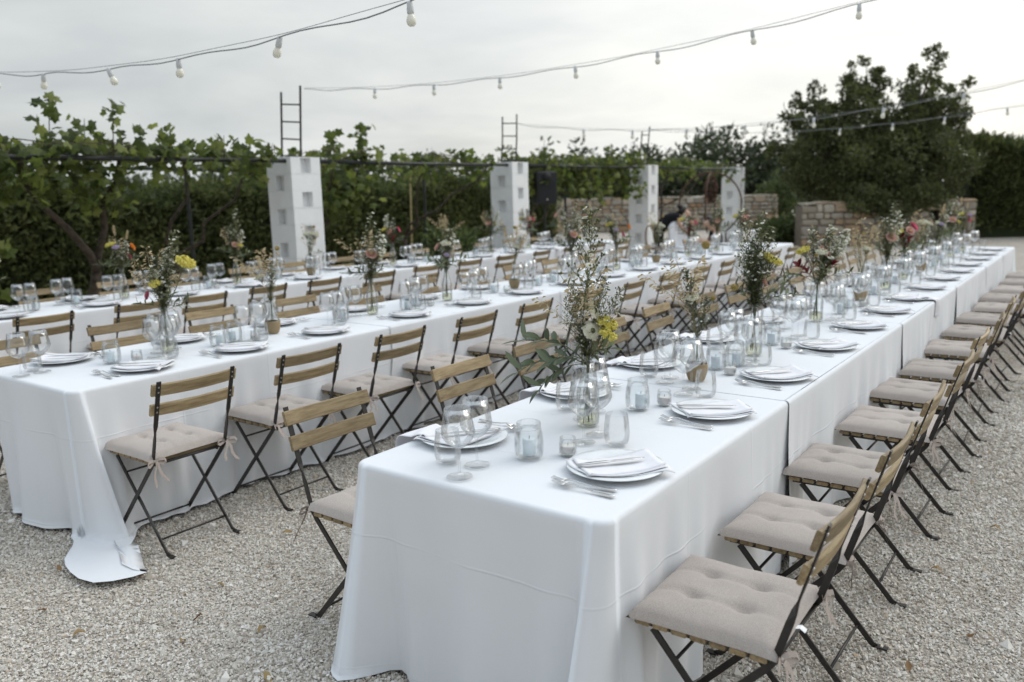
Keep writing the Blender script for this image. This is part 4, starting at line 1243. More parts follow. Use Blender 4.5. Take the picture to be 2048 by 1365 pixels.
def knife_mesh():
    b = MB(); pr = [(0, .006, .005), (.03, .0085, .006), (.09, .0075, .006), (.105, .006, .004), (.115, .0095, .0022), (.17, .0095, .0016), (.205, .006, .0012), (.218, .001, .0008)]
    vs = []; fs = []
    for x, w, t in pr:
        for a, c in ((-1, 0), (-.5, 1), (.5, 1), (1, 0), (.5, -1), (-.5, -1)): vs.append((x - .11, a * w, c * t / 2 + .003))
    for i in range(len(pr) - 1):
        for k in range(6): fs.append([i * 6 + k, i * 6 + (k + 1) % 6, i * 6 + 6 + (k + 1) % 6, i * 6 + 6 + k])
    fs += [list(range(6))[::-1], [len(vs) - 6 + k for k in range(6)]]
    b.add(vs, fs); return b.mesh('knife', ['steel'], True)
def fork_mesh():
    b = MB(); hz = lambda x: .003 + .010 * math.exp(-((x - .035) / .03) ** 2) + (.012 * ((x - .05) / .055) ** 2 if x > .05 else 0)
    pr = [(-.10, .0035), (-.095, .0085), (-.07, .0085), (-.03, .0048), (.01, .0032), (.035, .0045), (.05, .0105), (.062, .0118)]
    vs = []; fs = []
    for x, w in pr:
        z = hz(x)
        for a, c in ((-1, 0), (-.5, 1), (.5, 1), (1, 0), (.5, -1), (-.5, -1)): vs.append((x, a * w, z + c * .0016))
    for i in range(len(pr) - 1):
        for k in range(6): fs.append([i * 6 + k, i * 6 + (k + 1) % 6, i * 6 + 6 + (k + 1) % 6, i * 6 + 6 + k])
    fs += [list(range(6))[::-1], [len(vs) - 6 + k for k in range(6)]]
    b.add(vs, fs)
    for t in range(4):
        y = -.0095 + t * .00633
        b.tube([(x, y, hz(x)) for x in (.060, .075, .09, .103)], [.0017, .0016, .0014, .0008], 5)
    return b.mesh('fork', ['steel'], True)
M_KNIFE, M_FORK = knife_mesh(), fork_mesh()
def lathe_mesh(name, prof, mat, seg=28, smooth=True, **k):
    b = MB(); b.lathe(prof, seg, **k); return b.mesh(name, [mat], smooth)
M_FOOT = lathe_mesh('foot', [(0.0, 0.0008), (.039, .0008), (.0405, .0018), (.038, .0032), (.022, .0055), (.008, .009), (.0046, .014)], 'glass')
M_STEM = lathe_mesh('stem', [(.0046, .014), (.0038, .03), (.0036, .065), (.0042, .082), (.007, .089)], 'glass', 14)
def bowl_prof(t):
    out = [(.007, .089), (.020, .095), (.036, .108), (.0475, .124), (.0515, .138), (.0495, .156), (.0445, .183), (.0395, .214)]
    return out + [(.0388, .2148), (.0382, .2142)] + [(max(r - .0011, 0), z + .0006) for r, z in out[::-1]]
M_BOWL = lathe_mesh('bowl', bowl_prof(0), 'glass', 32)
_tp = [(0, .001), (.030, .001), (.0375, .008), (.0425, .024), (.0435, .045), (.0405, .080), (.0372, .108)]
M_TUMB = lathe_mesh('tumbler', _tp + [(.0366, .1088), (.036, .1082)] + [(max(r - .0012, 0), z + (.0 if z > .05 else .002 if z > .01 else .006)) for r, z in _tp[::-1]], 'glass', 30)
# settings in a local frame: diner sits at -Y, table middle is +Y, diner's right is +X
for (rk, sd), ys in PL.items():
    x0, x1, _, rname = ROWS[rk]
    for k, y in enumerate(ys):
        rd = random.Random(k * 31 + ord(rk) * 7 + (sd == 'L') * 911)
        px = (x1 - 0.185) if sd == 'R' else (x0 + 0.165)
        rz = (R(90) if sd == 'R' else R(-90)) + rd.uniform(-.04, .04)
        Mx = Matrix.Translation((px + rd.uniform(-.01, .01), y + rd.uniform(-.012, .012), Z0)) @ Matrix.Rotation(rz, 4, 'Z')
        where = '%s place from front, %s of the %s' % (ORD[k], SIDE[sd], rname)
        def put(name, me, loc, rz2, label, cat, grp):
            o = obj(name, me); o.matrix_world = Mx @ Matrix.Translation(loc) @ Matrix.Rotation(rz2, 4, 'Z')
            return tag(o, label + ', ' + where, cat, grp)
        hang = (sd == 'L' and rk == 'A' and k < 5) or rd.random() < 0.22
        if rk in 'AB' and sd == 'R' and k < 5: hang = False
        if rk == 'A' and sd == 'R' and k == 6: hang = True
        put('plate', M_PLATE, (0, 0, 0), 0, 'white dinner plate', 'plate', 'dinner plates')
        put('napkin', (M_NAPH[rd.randrange(3)] if hang else M_NAP[rd.randrange(4)]), (0, 0, .0015), (rd.uniform(-.12, .12) if hang else R(-48) + rd.uniform(-.2, .2)), ('trailing white napkin' if hang else 'folded white napkin'), 'napkin', 'napkins')
        put('knife', M_KNIFE, (-.01, .015 + rd.uniform(-.01, .01), .025), R(-50) + rd.uniform(-.15, .2), 'steel knife on napkin', 'knife', 'table knives')
        put('fork', M_FORK, (-.175, .02 + rd.uniform(-.01, .01), 0), R(90) + rd.uniform(-.12, .12), 'inner steel fork', 'fork', 'table forks')
        put('fork', M_FORK, (-.208, .005 + rd.uniform(-.01, .01), 0), R(90) + rd.uniform(-.14, .14), 'outer steel fork', 'fork', 'table forks')
        put('tumbler', M_TUMB, (.215 + rd.uniform(-.015, .015), .115 + rd.uniform(-.01, .01), 0), 0, 'stemless water tumbler', 'tumbler', 'water tumblers')
        for q, (gx, gy) in enumerate(((.19, .21), (.295, .22))):
            o = thing('wine_glass', ('left' if q == 0 else 'right') + ' stemmed wine glass, ' + where, 'wine glass', (0, 0, 0), 0, 'wine glasses')
            o.matrix_world = Mx @ Matrix.Translation((gx + rd.uniform(-.012, .012), gy + rd.uniform(-.012, .012), 0))
            obj('foot', M_FOOT, o); obj('stem', M_STEM, o); obj('bowl', M_BOWL, o)
# ================================================================== jars, candles, vases
_jp = [(0, .001), (.038, .001), (.0435, .006), (.0465, .018), (.0475, .05), (.0455, .078), (.0415, .094), (.0385, .099)]
M_JARB = lathe_mesh('glass_body', _jp + [(.0365, .099)] + [(max(r - .003, 0), z + (.0 if z > .05 else .004)) for r, z in _jp[::-1][1:]], 'jarglass', 30)
M_JARR = lathe_mesh('screw_rim', [(.0365, .099), (.0385, .099), (.0405, .103), (.0392, .106), (.0402, .110), (.0395, .116), (.0382, .119), (.0365, .1185), (.0362, .099)], 'jarglass', 30)
_vp = [(0, .001), (.024, .001), (.0285, .005), (.0292, .03), (.0285, .042), (.0255, .047)]
M_VOTB = lathe_mesh('glass_body', _vp + [(.0272, .050), (.0262, .053), (.0270, .057), (.026, .060), (.0245, .0595), (.024, .047)] + [(max(r - .0022, 0), z + (.0 if z > .02 else .004)) for r, z in _vp[::-1][1:]], 'jarglass', 26)
M_WAX = lathe_mesh('wax', [(0, .006), (.0245, .006), (.0255, .012), (.0258, .030), (.024, .0325), (.010, .0315), (0, .031)], 'wax', 20)
_b = MB(); _b.tube([(0, 0, .03), (.001, 0, .041)], .0009, 5); M_WICKV = _b.mesh('wick', ['wick'])
M_CAND = lathe_mesh('wax', [(0, .0), (.0195, .0), (.021, .002), (.021, .052), (.0195, .055), (.012, .0545), (0, .053)], 'wax_blue', 20)
_b = MB(); _b.tube([(0, 0, .052), (.001, .001, .064)], .001, 5); M_WICK = _b.mesh('wick', ['wick'])
_bp = [(0, .001), (.034, .001), (.0395, .006), (.0415, .02), (.0415, .12), (.0385, .145), (.028, .175), (.0205, .20), (.0185, .235), (.0185, .248)]
def thick(p, t, bot=.004):
    return p + [(max(r - t, 0), z + (bot if z < .02 else 0)) for r, z in p[::-1]]
M_BOT = lathe_mesh('glass_body', thick(_bp, .0022), 'jarglass', 28)
M_LIP = lathe_mesh('lip', [(.0165, .247), (.0185, .247), (.0212, .250), (.0205, .257), (.018, .2595), (.0165, .2575), (.0163, .247)], 'jarglass', 24)
M_WAT = lathe_mesh('water', [(0, .006), (.033, .006), (.0388, .02), (.0390, .055), (0, .055)], 'water', 24)
_cp = [(0, .001), (.030, .001), (.034, .006), (.043, .03), (.0475, .055), (.046, .078), (.036, .102), (.022, .130), (.0165, .160), (.0155, .205)]
M_CAR = lathe_mesh('glass_body', thick(_cp, .0022), 'jarglass', 28)
M_CLIP = lathe_mesh('lip', [(.0135, .204), (.0155, .204), (.0180, .207), (.0175, .214), (.0150, .216), (.0135, .214)], 'jarglass', 22)
M_TWINE = lathe_mesh('twine_wrap', [(.0312, .0), (.0355, .004), (.0445, .03), (.0490, .054), (.0475, .074), (.0460, .0785), (.0455, .076)], 'twine', 28)
def dome(x, y): return (x, y, Z0)

# ---------------------------------------------------------------- flower templates (stem starts at the origin, grows along +Z)
def spray(seed, h, n, head, white=True, lean=.25, buds=True):
    """aster-like spray: a leading stem with many side twigs carrying small daisies and buds"""
    g = random.Random(seed); b = MB()
    main = [(0.012 * math.sin(t * 4 + seed), 0.012 * math.cos(t * 3 + seed) - .012, h * t) for t in (0, .2, .4, .6, .8, 1)]
    b.tube(main, [.0020, .0018, .0016, .0013, .001, .0006], 5, 0, .4)
    for i in range(n):
        t = .30 + .70 * (i + g.random()) / n
        z0 = h * t; a = i * 2.4 + g.uniform(-.4, .4)
        L = (.13 * (1.12 - t) + .016) * g.uniform(.7, 1.25) * h / .45
        d = Vector((math.cos(a), math.sin(a), g.uniform(.9, 1.7))).normalized()
        p0 = Vector((0.012 * math.sin(t * 4 + seed), 0.012 * math.cos(t * 3 + seed) - .012, z0)); p1 = p0 + d * L
        b.tube([p0, p0.lerp(p1, .5) + Vector((0, 0, -.004)), p1], [.0013, .0011, .0007], 4, 0, .5)
        for q in range(3):
            pp = p0.lerp(p1, g.uniform(.1, .85)); dd = Vector((g.gauss(0, 1), g.gauss(0, 1), .7))
            b.leaf(pp, dd, (0, 0, 1), g.uniform(.018, .034), .0055, 0, .2)
        for q in range(3):
            e = p1 if q == 0 else p0.lerp(p1, g.uniform(.5, .95)) + Vector((g.gauss(0, .006), g.gauss(0, .006), g.uniform(.002, .010)))
            if g.random() < head:
                nn = (d + Vector((g.gauss(0, .5), g.gauss(0, .5), .6))).normalized(); s = nn.orthogonal().normalized(); w = nn.cross(s); rr = g.uniform(.0075, .0115)
                b.ball(e + nn * .0012, .0024, 2, None, 1)
                for k in range(9):
                    an = 6.283 * k / 9; dr = s * math.cos(an) + w * math.sin(an)
                    sd = nn.cross(dr) * .0024
                    b.add([e + dr * .0015 - sd, e + dr * .0015 + sd, e + dr * rr + sd + nn * .001, e + dr * rr - sd + nn * .001], [[0, 1, 2, 3]], 1)
            elif buds:
                b.ball(e, g.uniform(.0030, .0046), 0, .15, 1, (1, 1, 1.2))
    for q in range(int(n * 2.0)):      # narrow leaves on the lower stem
        t = g.uniform(.05, .6); a = g.uniform(0, 6.28)
        b.leaf((0, -.005, h * t), (math.cos(a), math.sin(a), g.uniform(.3, 1.2)), (0, 0, 1), g.uniform(.03, .06), .008, 0, .35)
    return b.mesh('daisy_spray', ['f_dark' if not white else 'f_green', 'f_white', 'f_yellow'])
def leaf_one(L, W, seed):
    b = MB(); b.leaf((0, 0, 0), (0, 0, 1), (0, 1, 0), L, W, 0, .18, None); 
    return b.mesh('leaf', ['f_leaf'], True)
M_LEAF = [leaf_one(.072, .024, 1), leaf_one(.060, .021, 2), leaf_one(.082, .023, 3)]
def branch_mesh(h, n, seed, mat='f_leaf', L=.07, W=.023, joined=True, droop=.5):
    g = random.Random(seed); b = MB()
    pts = [Vector((droop * h * t * t * .6, .01 * math.sin(t * 5 + seed), h * t * (1 - .25 * t))) for t in (0, .2, .4, .6, .8, 1)]
    b.tube(pts, [.0022, .002, .0017, .0014, .001, .0006], 5, 1)
    spots = []
    for i in range(n):
        t = .32 + .68 * i / (n - 1); j = min(int(t * 5), 4); p = pts[j].lerp(pts[j + 1], t * 5 - j)
        a = i * 2.6 + g.uniform(-.5, .5); out = Vector((math.cos(a), math.sin(a), g.uniform(.1, .9))) + (pts[5] - pts[3]).normalized() * .6
        if joined: b.leaf(p, out, (0, 0, 1), L * g.uniform(.75, 1.15), W * g.uniform(.8, 1.1), 0, g.uniform(.1, .5))
        else: spots.append((p, out, g.uniform(.8, 1.15)))
    me = b.mesh('leaf_branch', [mat, 'f_green'], True)
    return me, spots
def nod(b, h, deg):
    m = Matrix.Rotation(R(deg), 3, 'Y'); c = Vector((0, 0, h))
    for i, (p, _) in enumerate(zip(b.v, b.r)):
        if p[2] > h - .006: b.v[i] = tuple(m @ (Vector(p) - c) + c)
def scab(seed, h):
    """pale scabious: frilled petals round a green dome"""
    g = random.Random(seed); b = MB()
    b.tube([(0, 0, 0), (.006, .004, h * .5), (0, 0, h)], [.0015, .0013, .0012], 5, 0)
    for ring, (r0, r1, k, zz) in enumerate(((.010, .034, 15, .0), (.008, .027, 13, .003), (.006, .018, 11, .005))):
        for i in range(k):
            a = 6.283 * i / k + ring * .3; w = .0062 * g.uniform(.8, 1.2); rr = r1 * g.uniform(.86, 1.1)
            c, s = math.cos(a), math.sin(a)
            vs = []
            for t, ww in ((0, .4), (.5, .9), (.85, 1.0), (1, .7)):
                q = r0 + (rr - r0) * t; z = h + zz + .004 * math.sin(t * 3) - .003 * t
                vs += [(c * q - s * w * ww, s * q + c * w * ww, z + g.uniform(-.001, .001)), (c * q + s * w * ww, s * q - c * w * ww, z + g.uniform(-.001, .001))]
            b.add(vs, [[0, 1, 3, 2], [2, 3, 5, 4], [4, 5, 7, 6]], 1)
    for i in range(46):
        q = math.sqrt((i + .5) / 46) * .0115; a = i * 2.4
        b.ball((q * math.cos(a), q * math.sin(a), h + .009 - q * q * 34), .0016, 2, None, 1)
    nod(b, h, 58)
    return b.mesh('scabious_flower', ['f_green', 'f_cream', 'bush'])
def pod(seed, h, r=.0155):
    g = random.Random(seed); b = MB()
    b.tube([(0, 0, 0), (.010 * math.sin(seed), .006, h * .5), (0, 0, h)], [.0012, .001, .0009], 5, 0)
    n = 60
    b.ball((0, 0, h + r * .8), r * .82, 1, .1, 2)
    for i in range(n):
        zz = 1 - 2 * (i + .5) / n; rr = math.sqrt(1 - zz * zz); a = i * 2.39996
        d = Vector((rr * math.cos(a), rr * math.sin(a), zz)); c = Vector((0, 0, h + r * .8)) + d * r * .86
        b.ball(c, r * .17, 1, None, 1)
    return b.mesh('seed_head', ['f_green', 'f_pod'])
def cluster(seed, h, rad, mat, n=70, flat=.7, br=.0042, name='flower_cluster'):
    g = random.Random(seed); b = MB()
    b.tube([(0, 0, 0), (.004, .004, h * .5), (0, 0, h * .8)], [.0018, .0016, .0014], 5, 0)
    for i in range(n):
        d = Vector((g.gauss(0, 1), g.gauss(0, 1), abs(g.gauss(0, 1)) * flat + .1)).normalized() * rad * g.uniform(.55, 1.0); d.z *= flat
        c = Vector((0, 0, h)) + d
        if i % 4 == 0: b.tube([(0, 0, h * .8), c], .0006, 3, 0, None, False)
        if i % 2: b.ball(c, br * g.uniform(.7, 1.2), 1, None, 1)
        else:
            s = d.normalized().orthogonal().normalized(); w = d.normalized().cross(s)
            for k in range(4):
                an = k * 1.571 + i; dr = s * math.cos(an) + w * math.sin(an); q = w * math.cos(an) - s * math.sin(an)
                b.add([c, c + dr * br + q * br * .6, c + dr * br * 1.7, c + dr * br - q * br * .6], [[0, 1, 2, 3]], 1)
    for i in range(6):
        a = g.uniform(0, 6.28); b.leaf((0, 0, h * g.uniform(.2, .7)), (math.cos(a), math.sin(a), .8), (0, 0, 1), .04, .008, 0, .3)
    return b.mesh(name, ['f_green', mat])
def oats(seed, h, n=34, arch=.14):
    """dry oat grass: arching stems with hanging spikelets"""
    g = random.Random(seed); b = MB()
    for st in range(2):
        a0 = g.uniform(0, 6.28); dx, dy = math.cos(a0), math.sin(a0); hh = h * g.uniform(.85, 1.05)
        P = lambda t: Vector((dx * arch * t * t, dy * arch * t * t, hh * t * (1 - .06 * t)))
        b.tube([P(t) for t in (0, .25, .5, .75, 1)], [.0012, .0011, .0009, .0007, .0004], 4, 0)
        for i in range(n):
            t = .55 + .45 * i / n; p = P(t); a = g.uniform(0, 6.28)
            d = Vector((math.cos(a) * .8 + dx * .5, math.sin(a) * .8 + dy * .5, g.uniform(-.2, .9))); L = g.uniform(.010, .024)
            e = p + d.normalized() * L
            b.tube([p, e], .0004, 3, 0, None, False)
            b.leaf(e, d + Vector((0, 0, -.5)), (d.y, -d.x, .3), g.uniform(.018, .028), .0075, 0, .1)
    b.leaf((0, 0, h * .3), (.4, .2, 1), (0, 0, 1), h * .4, .009, 0, .2)
    return b.mesh('dried_grass', ['f_straw'])
def plume(seed, h, L=.08, r=.012):
    """soft bunny-tail style plume"""
    g = random.Random(seed); b = MB()
    b.tube([(0, 0, 0), (.004, 0, h * .5), (0, 0, h)], [.0012, .001, .0009], 4, 0)
    for i in range(150):
        t = g.random(); rr = r * math.sin(math.pi * min(.98, t * .85 + .12)) ; a = g.uniform(0, 6.28)
        b.leaf((rr * .35 * math.cos(a), rr * .35 * math.sin(a), h + L * t), (math.cos(a), math.sin(a), 1.3), (0, 0, 1), .014 + rr * .5, .0022, 0, 0)
    return b.mesh('grass_plume', ['f_straw'])
def bloom(seed, h, rad, mat, layers=4):
    """double flower: cupped petals in rings"""
    g = random.Random(seed); b = MB()
    b.tube([(0, 0, 0), (.004, .003, h * .5), (0, 0, h)], [.0024, .0022, .002], 5, 0)
    for ly in range(layers):
        el = .15 + 1.1 * ly / layers; k = 9 - ly; rr = rad * (1 - .16 * ly)
        for i in range(k):
            a = 6.283 * i / k + ly * .4 + g.uniform(-.1, .1); c, s = math.cos(a), math.sin(a)
            vs = []
            for t, ww in ((0, .25), (.35, .8), (.7, 1), (1, .55)):
                q = rr * t * math.cos(el * (.4 + .8 * t)); z = h + rr * t * math.sin(el * (.4 + .8 * t)) + g.uniform(-.001, .001); w = rr * .48 * ww
                vs += [(c * q - s * w, s * q + c * w, z + .002 * t), (c * q, s * q, z), (c * q + s * w, s * q - c * w, z + .002 * t)]
            b.add(vs, [[0, 1, 4, 3], [1, 2, 5, 4], [3, 4, 7, 6], [4, 5, 8, 7], [6, 7, 10, 9], [7, 8, 11, 10]], 1)
    for i in range(14):
        a = i * 2.4; q = rad * .2 * math.sqrt(i / 14); b.ball((q * math.cos(a), q * math.sin(a), h + rad * .4), rad * .07, 2, None, 1)
    nod(b, h, 40)
    return b.mesh('double_bloom', ['f_green', mat, 'f_yellow'], True)
T = {}
for i in range(3):
    T['aster%d' % i] = spray(10 + i, .45, (34, 40, 30)[i], (.13, .2, .26)[i])
    T['dark%d' % i] = spray(20 + i, .36, 44, .16, False)
    T['oats%d' % i] = oats(30 + i, .40, 34, (.10, .16, .06)[i])
    T['green%d' % i] = branch_mesh(.26, 13, 40 + i, 'f_dark', .075, .018, True, (.5, .8, .3)[i])[0]
    T['leafy%d' % i] = branch_mesh(.25, 12, 50 + i, 'f_leaf', .07, .023, True, (.9, .6, .8)[i])[0]
    T['white%d' % i] = spray(60 + i, .34, 36, .85, True, .3, False)
    T['plume%d' % i] = plume(65 + i, .24 + .03 * i)
for k, m, r in (('yellow', 'f_yellow', .042), ('lilac', 'f_lilac', .030), ('cream', 'f_cream', .042)):
    T[k] = cluster(70 + len(k), .22, r, m, 170, .75, .0056)
T['scab'] = scab(3, .125); T['scab2'] = scab(5, .20); T['yellows'] = cluster(78, .15, .040, 'f_yellow', 150, .8, .0056); T['pod'] = pod(2, .34); T['pod2'] = pod(4, .22, .013)
for k, m, r in (('pink', 'f_pink', .042), ('blush', 'f_blush', .042), ('red', 'f_red', .032), ('orange', 'f_orange', .030)):
    T[k] = bloom(80 + len(k), .20, r, m)
T['redleaf'] = branch_mesh(.22, 11, 90, 'f_red', .065, .03, True, .4)[0]
PART = {'aster': 'daisy_spray', 'dark': 'bud_spray', 'oats': 'dried_grass', 'green': 'leaf_branch', 'leafy': 'leaf_branch', 'white': 'white_spray', 'plume': 'grass_plume', 'yellow': 'yellow_flower', 'lilac': 'lilac_flower', 'cream': 'cream_flower', 'yellows': 'yellow_flower', 'scab': 'scabious_flower', 'pod': 'seed_head', 'pink': 'pink_bloom', 'blush': 'blush_bloom', 'red': 'red_bloom', 'orange': 'orange_bloom', 'redleaf': 'red_leaf_branch'}
_bm, LEAFSPOTS = branch_mesh(.25, 13, 51, 'f_leaf', .07, .023, False, .9)
def stems_mesh(n, seed, zn, rb, z0=.008):
    g = random.Random(seed); b = MB()
    for i in range(n):
        a = g.uniform(0, 6.28); a2 = a + 3.14 + g.uniform(-.8, .8); r1 = rb * g.uniform(.2, .85); r2 = .012 * g.uniform(.2, 1)
        b.tube([(r1 * math.cos(a), r1 * math.sin(a), z0 + g.uniform(0, .03)), (r2 * math.cos(a2) * .3, r2 * math.sin(a2) * .3, zn * .72), (r2 * math.cos(a2), r2 * math.sin(a2), zn + .01)], g.uniform(.0012, .0024), 5)
    return b.mesh('stems', ['f_green'], True)
M_STEMS = [stems_mesh(9, s, .255, .036) for s in range(3)]; M_STEMC = [stems_mesh(5, s, .21, .026) for s in range(3)]
def vase(x, y, kind, k, where):
    rr = random.Random(k)
    v = thing('bottle_vase' if kind == 'bottle' else 'carafe_vase', ('clear glass bottle vase' if kind == 'bottle' else 'twine wrapped carafe vase') + ' ' + where, 'vase', (x, y, Z0), rr.uniform(0, 6), 'bottle vases')
    if kind == 'bottle':
        obj('glass_body', M_BOT, v); obj('lip', M_LIP, v); obj('water', M_WAT, v)
    else:
        obj('glass_body', M_CAR, v); obj('lip', M_CLIP, v); obj('twine_wrap', M_TWINE, v)
def bouquet(x, y, kind, parts, k, label, big=1.04):
    zn = .245 if kind == 'bottle' else .205
    o = thing('flower_bouquet', label, 'bouquet', (x, y, Z0), 0, 'wildflower bouquets on the tables')
    obj('stems', (M_STEMS if kind == 'bottle' else M_STEMC)[k % 3], o)
    fr = random.Random(k + 5)
    if k > 3:      # greenery and dry grass filling the mouth of the vase
        fill_in = (('green', 26, .72), ('aster', 15, .55), ('oats', 13, .72), ('leafy', 34, .6), ('aster', 8, .62)) if kind == 'bottle' else (('oats', 12, .75), ('aster', 10, .5))
        for q, (nm, tl, sc) in enumerate(fill_in):
            parts = parts + [(nm + str(fr.randrange(3)), tl * fr.uniform(.7, 1.3), fr.uniform(0, 360), sc * fr.uniform(.85, 1.15))]
    for (nm, tilt, az, sc) in parts:
        key = nm if nm in T else nm + str(random.Random(k * 13 + len(nm)).randrange(3))
        a = R(az); e = Matrix.Rotation(a, 3, 'Z') @ Matrix.Rotation(R(tilt), 3, 'Y')
        base = nm.rstrip('0123456789')
        if nm == 'leafy0' and k < 3:       # near bouquet: every leaf its own piece
            q = obj('leaf_branch', _bm, o, (0, 0, zn - .02), e.to_euler(), sc * big)
            for i, (p, d, s) in enumerate(LEAFSPOTS):
                obj('leaf', M_LEAF[i % 3], q, p, d.to_track_quat('Z', 'Y').to_euler(), s)
        else:
            obj(PART.get(base, 'flower'), T[key], o, (0, 0, zn - .02), e.to_euler(), sc * big)
# view from the camera: image-right is about azimuth 36 deg, towards the camera about -54 deg
RT, LT, FW, BK = 36, 216, -54, 126
CUSTOM = {
 ('A', 0): ('bottle', [('aster0', 1, 0, 1.12), ('aster1', 11, RT + 20, .66), ('aster2', 13, LT - 30, .60), ('aster1', 23, RT + 5, .62), ('aster2', 17, LT + 10, .52), ('oats0', 8, LT - 40, .95), ('oats2', 6, LT - 70, .82), ('oats1', 10, LT, .8), ('leafy0', 58, LT + 8, 1.05), ('leafy0', 36, LT - 12, 1.05), ('leafy0', 74, LT + 25, .85), ('leafy0', 46, LT + 40, .8), ('green1', 30, FW + 30, .7), ('scab', 14, FW + 25, 1.0), ('scab2', 8, FW + 60, .95), ('yellows', 24, RT - 5, 1.0), ('yellows', 34, RT - 30, .85), ('green2', 28, RT, .7), ('dark1', 14, LT + 60, .42)]),
 ('A', 1): ('carafe', [('oats1', 14, LT, 1.0), ('oats0', 18, LT + 20, .85), ('oats2', 10, LT - 30, .9), ('pod', 5, RT + 20, 1.12), ('pod', 9, LT - 10, .72), ('pod2', 36, RT + 5, 1.15), ('pod2', 20, RT - 10, .8), ('dark2', 9, LT + 10, .8), ('dark0', 16, RT - 30, .5), ('cream', 10, LT + 30, .8)]),
 ('A', 2): ('bottle', [('aster1', 2, 0, 1.0), ('aster0', 7, LT, 1.02), ('aster2', 9, RT, .85), ('dark0', 8, FW, .95), ('dark1', 6, BK, .9), ('dark2', 12, LT + 40, .8), ('green0', 26, RT, .95), ('green1', 34, RT - 30, .9), ('green2', 26, LT, .8), ('yellow', 19, RT + 5, 1.1), ('yellow', 14, RT + 40, 1.15), ('blush', 14, RT - 20, .7), ('white0', 16, LT - 40, .8)]),
 ('A', 3): ('bottle', [('dark0', 8, LT, .9), ('dark1', 12, RT, .85), ('yellow', 24, LT, 1.0), ('cream', 14, FW, .9), ('blush', 10, FW + 40, 1.0), ('redleaf', 28, LT, .95), ('redleaf', 18, RT - 20, .9), ('red', 38, LT, .85), ('green0', 48, LT, .9), ('green1', 40, RT, .9), ('green2', 34, FW, .8), ('white0', 26, RT, 1.0), ('white1', 34, RT + 20, .95), ('white2', 18, RT + 40, 1.0), ('oats0', 4, LT - 20, .9), ('pod2', 22, FW - 30, .85)]),
 ('B', 0): ('bottle', [('oats0', 16, LT, .95), ('oats2', 20, LT + 30, .8), ('white0', 8, RT + 30, .95), ('aster1', 12, RT, .95), ('dark0', 8, LT, .8), ('dark1', 14, RT - 30, .7), ('yellow', 30, RT - 10, 1.35), ('yellow', 26, FW, .8), ('cream', 8, LT + 60, .9), ('pink', 40, LT, .6), ('green0', 50, LT, .7), ('green2', 58, RT, .6)]),
 ('B', 1): ('carafe', [('oats1', 8, LT, .95), ('oats0', 10, RT, .9), ('pod', 10, RT + 10, .95), ('cream', 18, LT, .75), ('plume0', 12, LT, .9), ('dark2', 8, 0, .5)]),
}
RECIPES = [
 ('bottle', [('aster', 4, 0, .95), ('white', 14, RT, .9), ('dark', 9, LT, .85), ('blush', 14, FW, .9), ('green', 32, LT, .9), ('green', 36, RT, .85), ('oats', 9, LT, .9), ('yellow', 22, RT, .8), ('dark', 16, BK, .8)], 'tall mixed bouquet of white daisies and blush blooms'),
 ('bottle', [('green', 26, LT, 1.0), ('green', 32, RT, 1.0), ('green', 38, FW, .9), ('leafy', 44, LT, .8), ('blush', 20, LT, 1.0), ('white', 14, RT, .8), ('cream', 12, FW, .9), ('dark', 10, 0, .8), ('plume', 8, RT, 1.0), ('lilac', 26, FW, .8)], 'full leafy bouquet with a blush bloom'),
 ('carafe', [('oats', 6, LT, .95), ('oats', 12, RT, .9), ('plume', 10, 0, 1.0), ('plume', 14, LT, .9), ('cream', 10, RT, .8), ('pod', 6, FW, .9), ('pod2', 24, RT, .9)], 'sparse bouquet of dried oats and plumes'),
 ('bottle', [('pink', 20, RT, 1.0), ('blush', 12, FW, .9), ('red', 18, LT, .8), ('yellow', 26, LT, 1.0), ('green', 30, RT, .9), ('green', 36, LT, .9), ('white', 10, LT, .9), ('redleaf', 20, FW, .8), ('dark', 10, BK, .8), ('leafy', 40, FW, .7)], 'bouquet with bright pink and dark red blooms'),
 ('carafe', [('cream', 6, LT, 1.1), ('cream', 14, RT, 1.0), ('oats', 9, LT, .9), ('pod', 10, RT, .85), ('pod', 16, LT, .7), ('white', 10, 0, .7), ('green', 28, RT, .6)], 'cream bouquet with round seed heads'),
 ('bottle', [('plume', 6, LT, 1.15), ('plume', 12, RT, 1.0), ('orange', 26, RT, 1.1), ('yellow', 16, LT, 1.0), ('lilac', 18, FW, .9), ('dark', 14, LT, .8), ('green', 40, LT, .9), ('green', 38, RT, .9), ('white', 12, BK, .8), ('pink', 28, RT + 30, .8)], 'low colourful bouquet with plumes'),
]
BY = {'A': [2.50, 3.35, 4.01, 5.22, 6.30, 7.05, 7.85, 8.65, 9.45, 10.3, 11.2], 'B': [2.54, 3.25, 4.13, 4.95, 5.85, 6.79, 7.68, 8.6, 9.5, 10.4, 11.3], 'C': [2.75, 3.80, 4.96, 5.89, 7.15, 8.1, 9.1, 10.0, 10.9, 11.6]}
SEQ = {'A': [None, None, None, None, 2, 0, 3, 4, 1, 0, 5], 'B': [None, None, 0, 1, 2, 0, 5, 4, 3, 0, 3], 'C': [4, 5, 0, 4, 3, 2, 0, 3, 1, 0]}
CLAB = {('A', 0): 'tall wildflower bouquet with cream scabious, nearest the camera on the right-hand table', ('A', 1): 'sparse dried bouquet with round seed heads, second from front, right-hand table row', ('A', 2): 'dark green bouquet with white daisies and yellow, third from front, right-hand table row', ('A', 3): 'wide bouquet with dark red leaves and white sprays, fourth from front, right-hand table', ('B', 0): 'bouquet with large yellow cluster and dried oats, front of the middle table row', ('B', 1): 'thin dried oat bouquet in twine wrapped vase, second from front, middle table row'}
XC = {'A': -1.455, 'B': -4.225, 'C': -6.95}
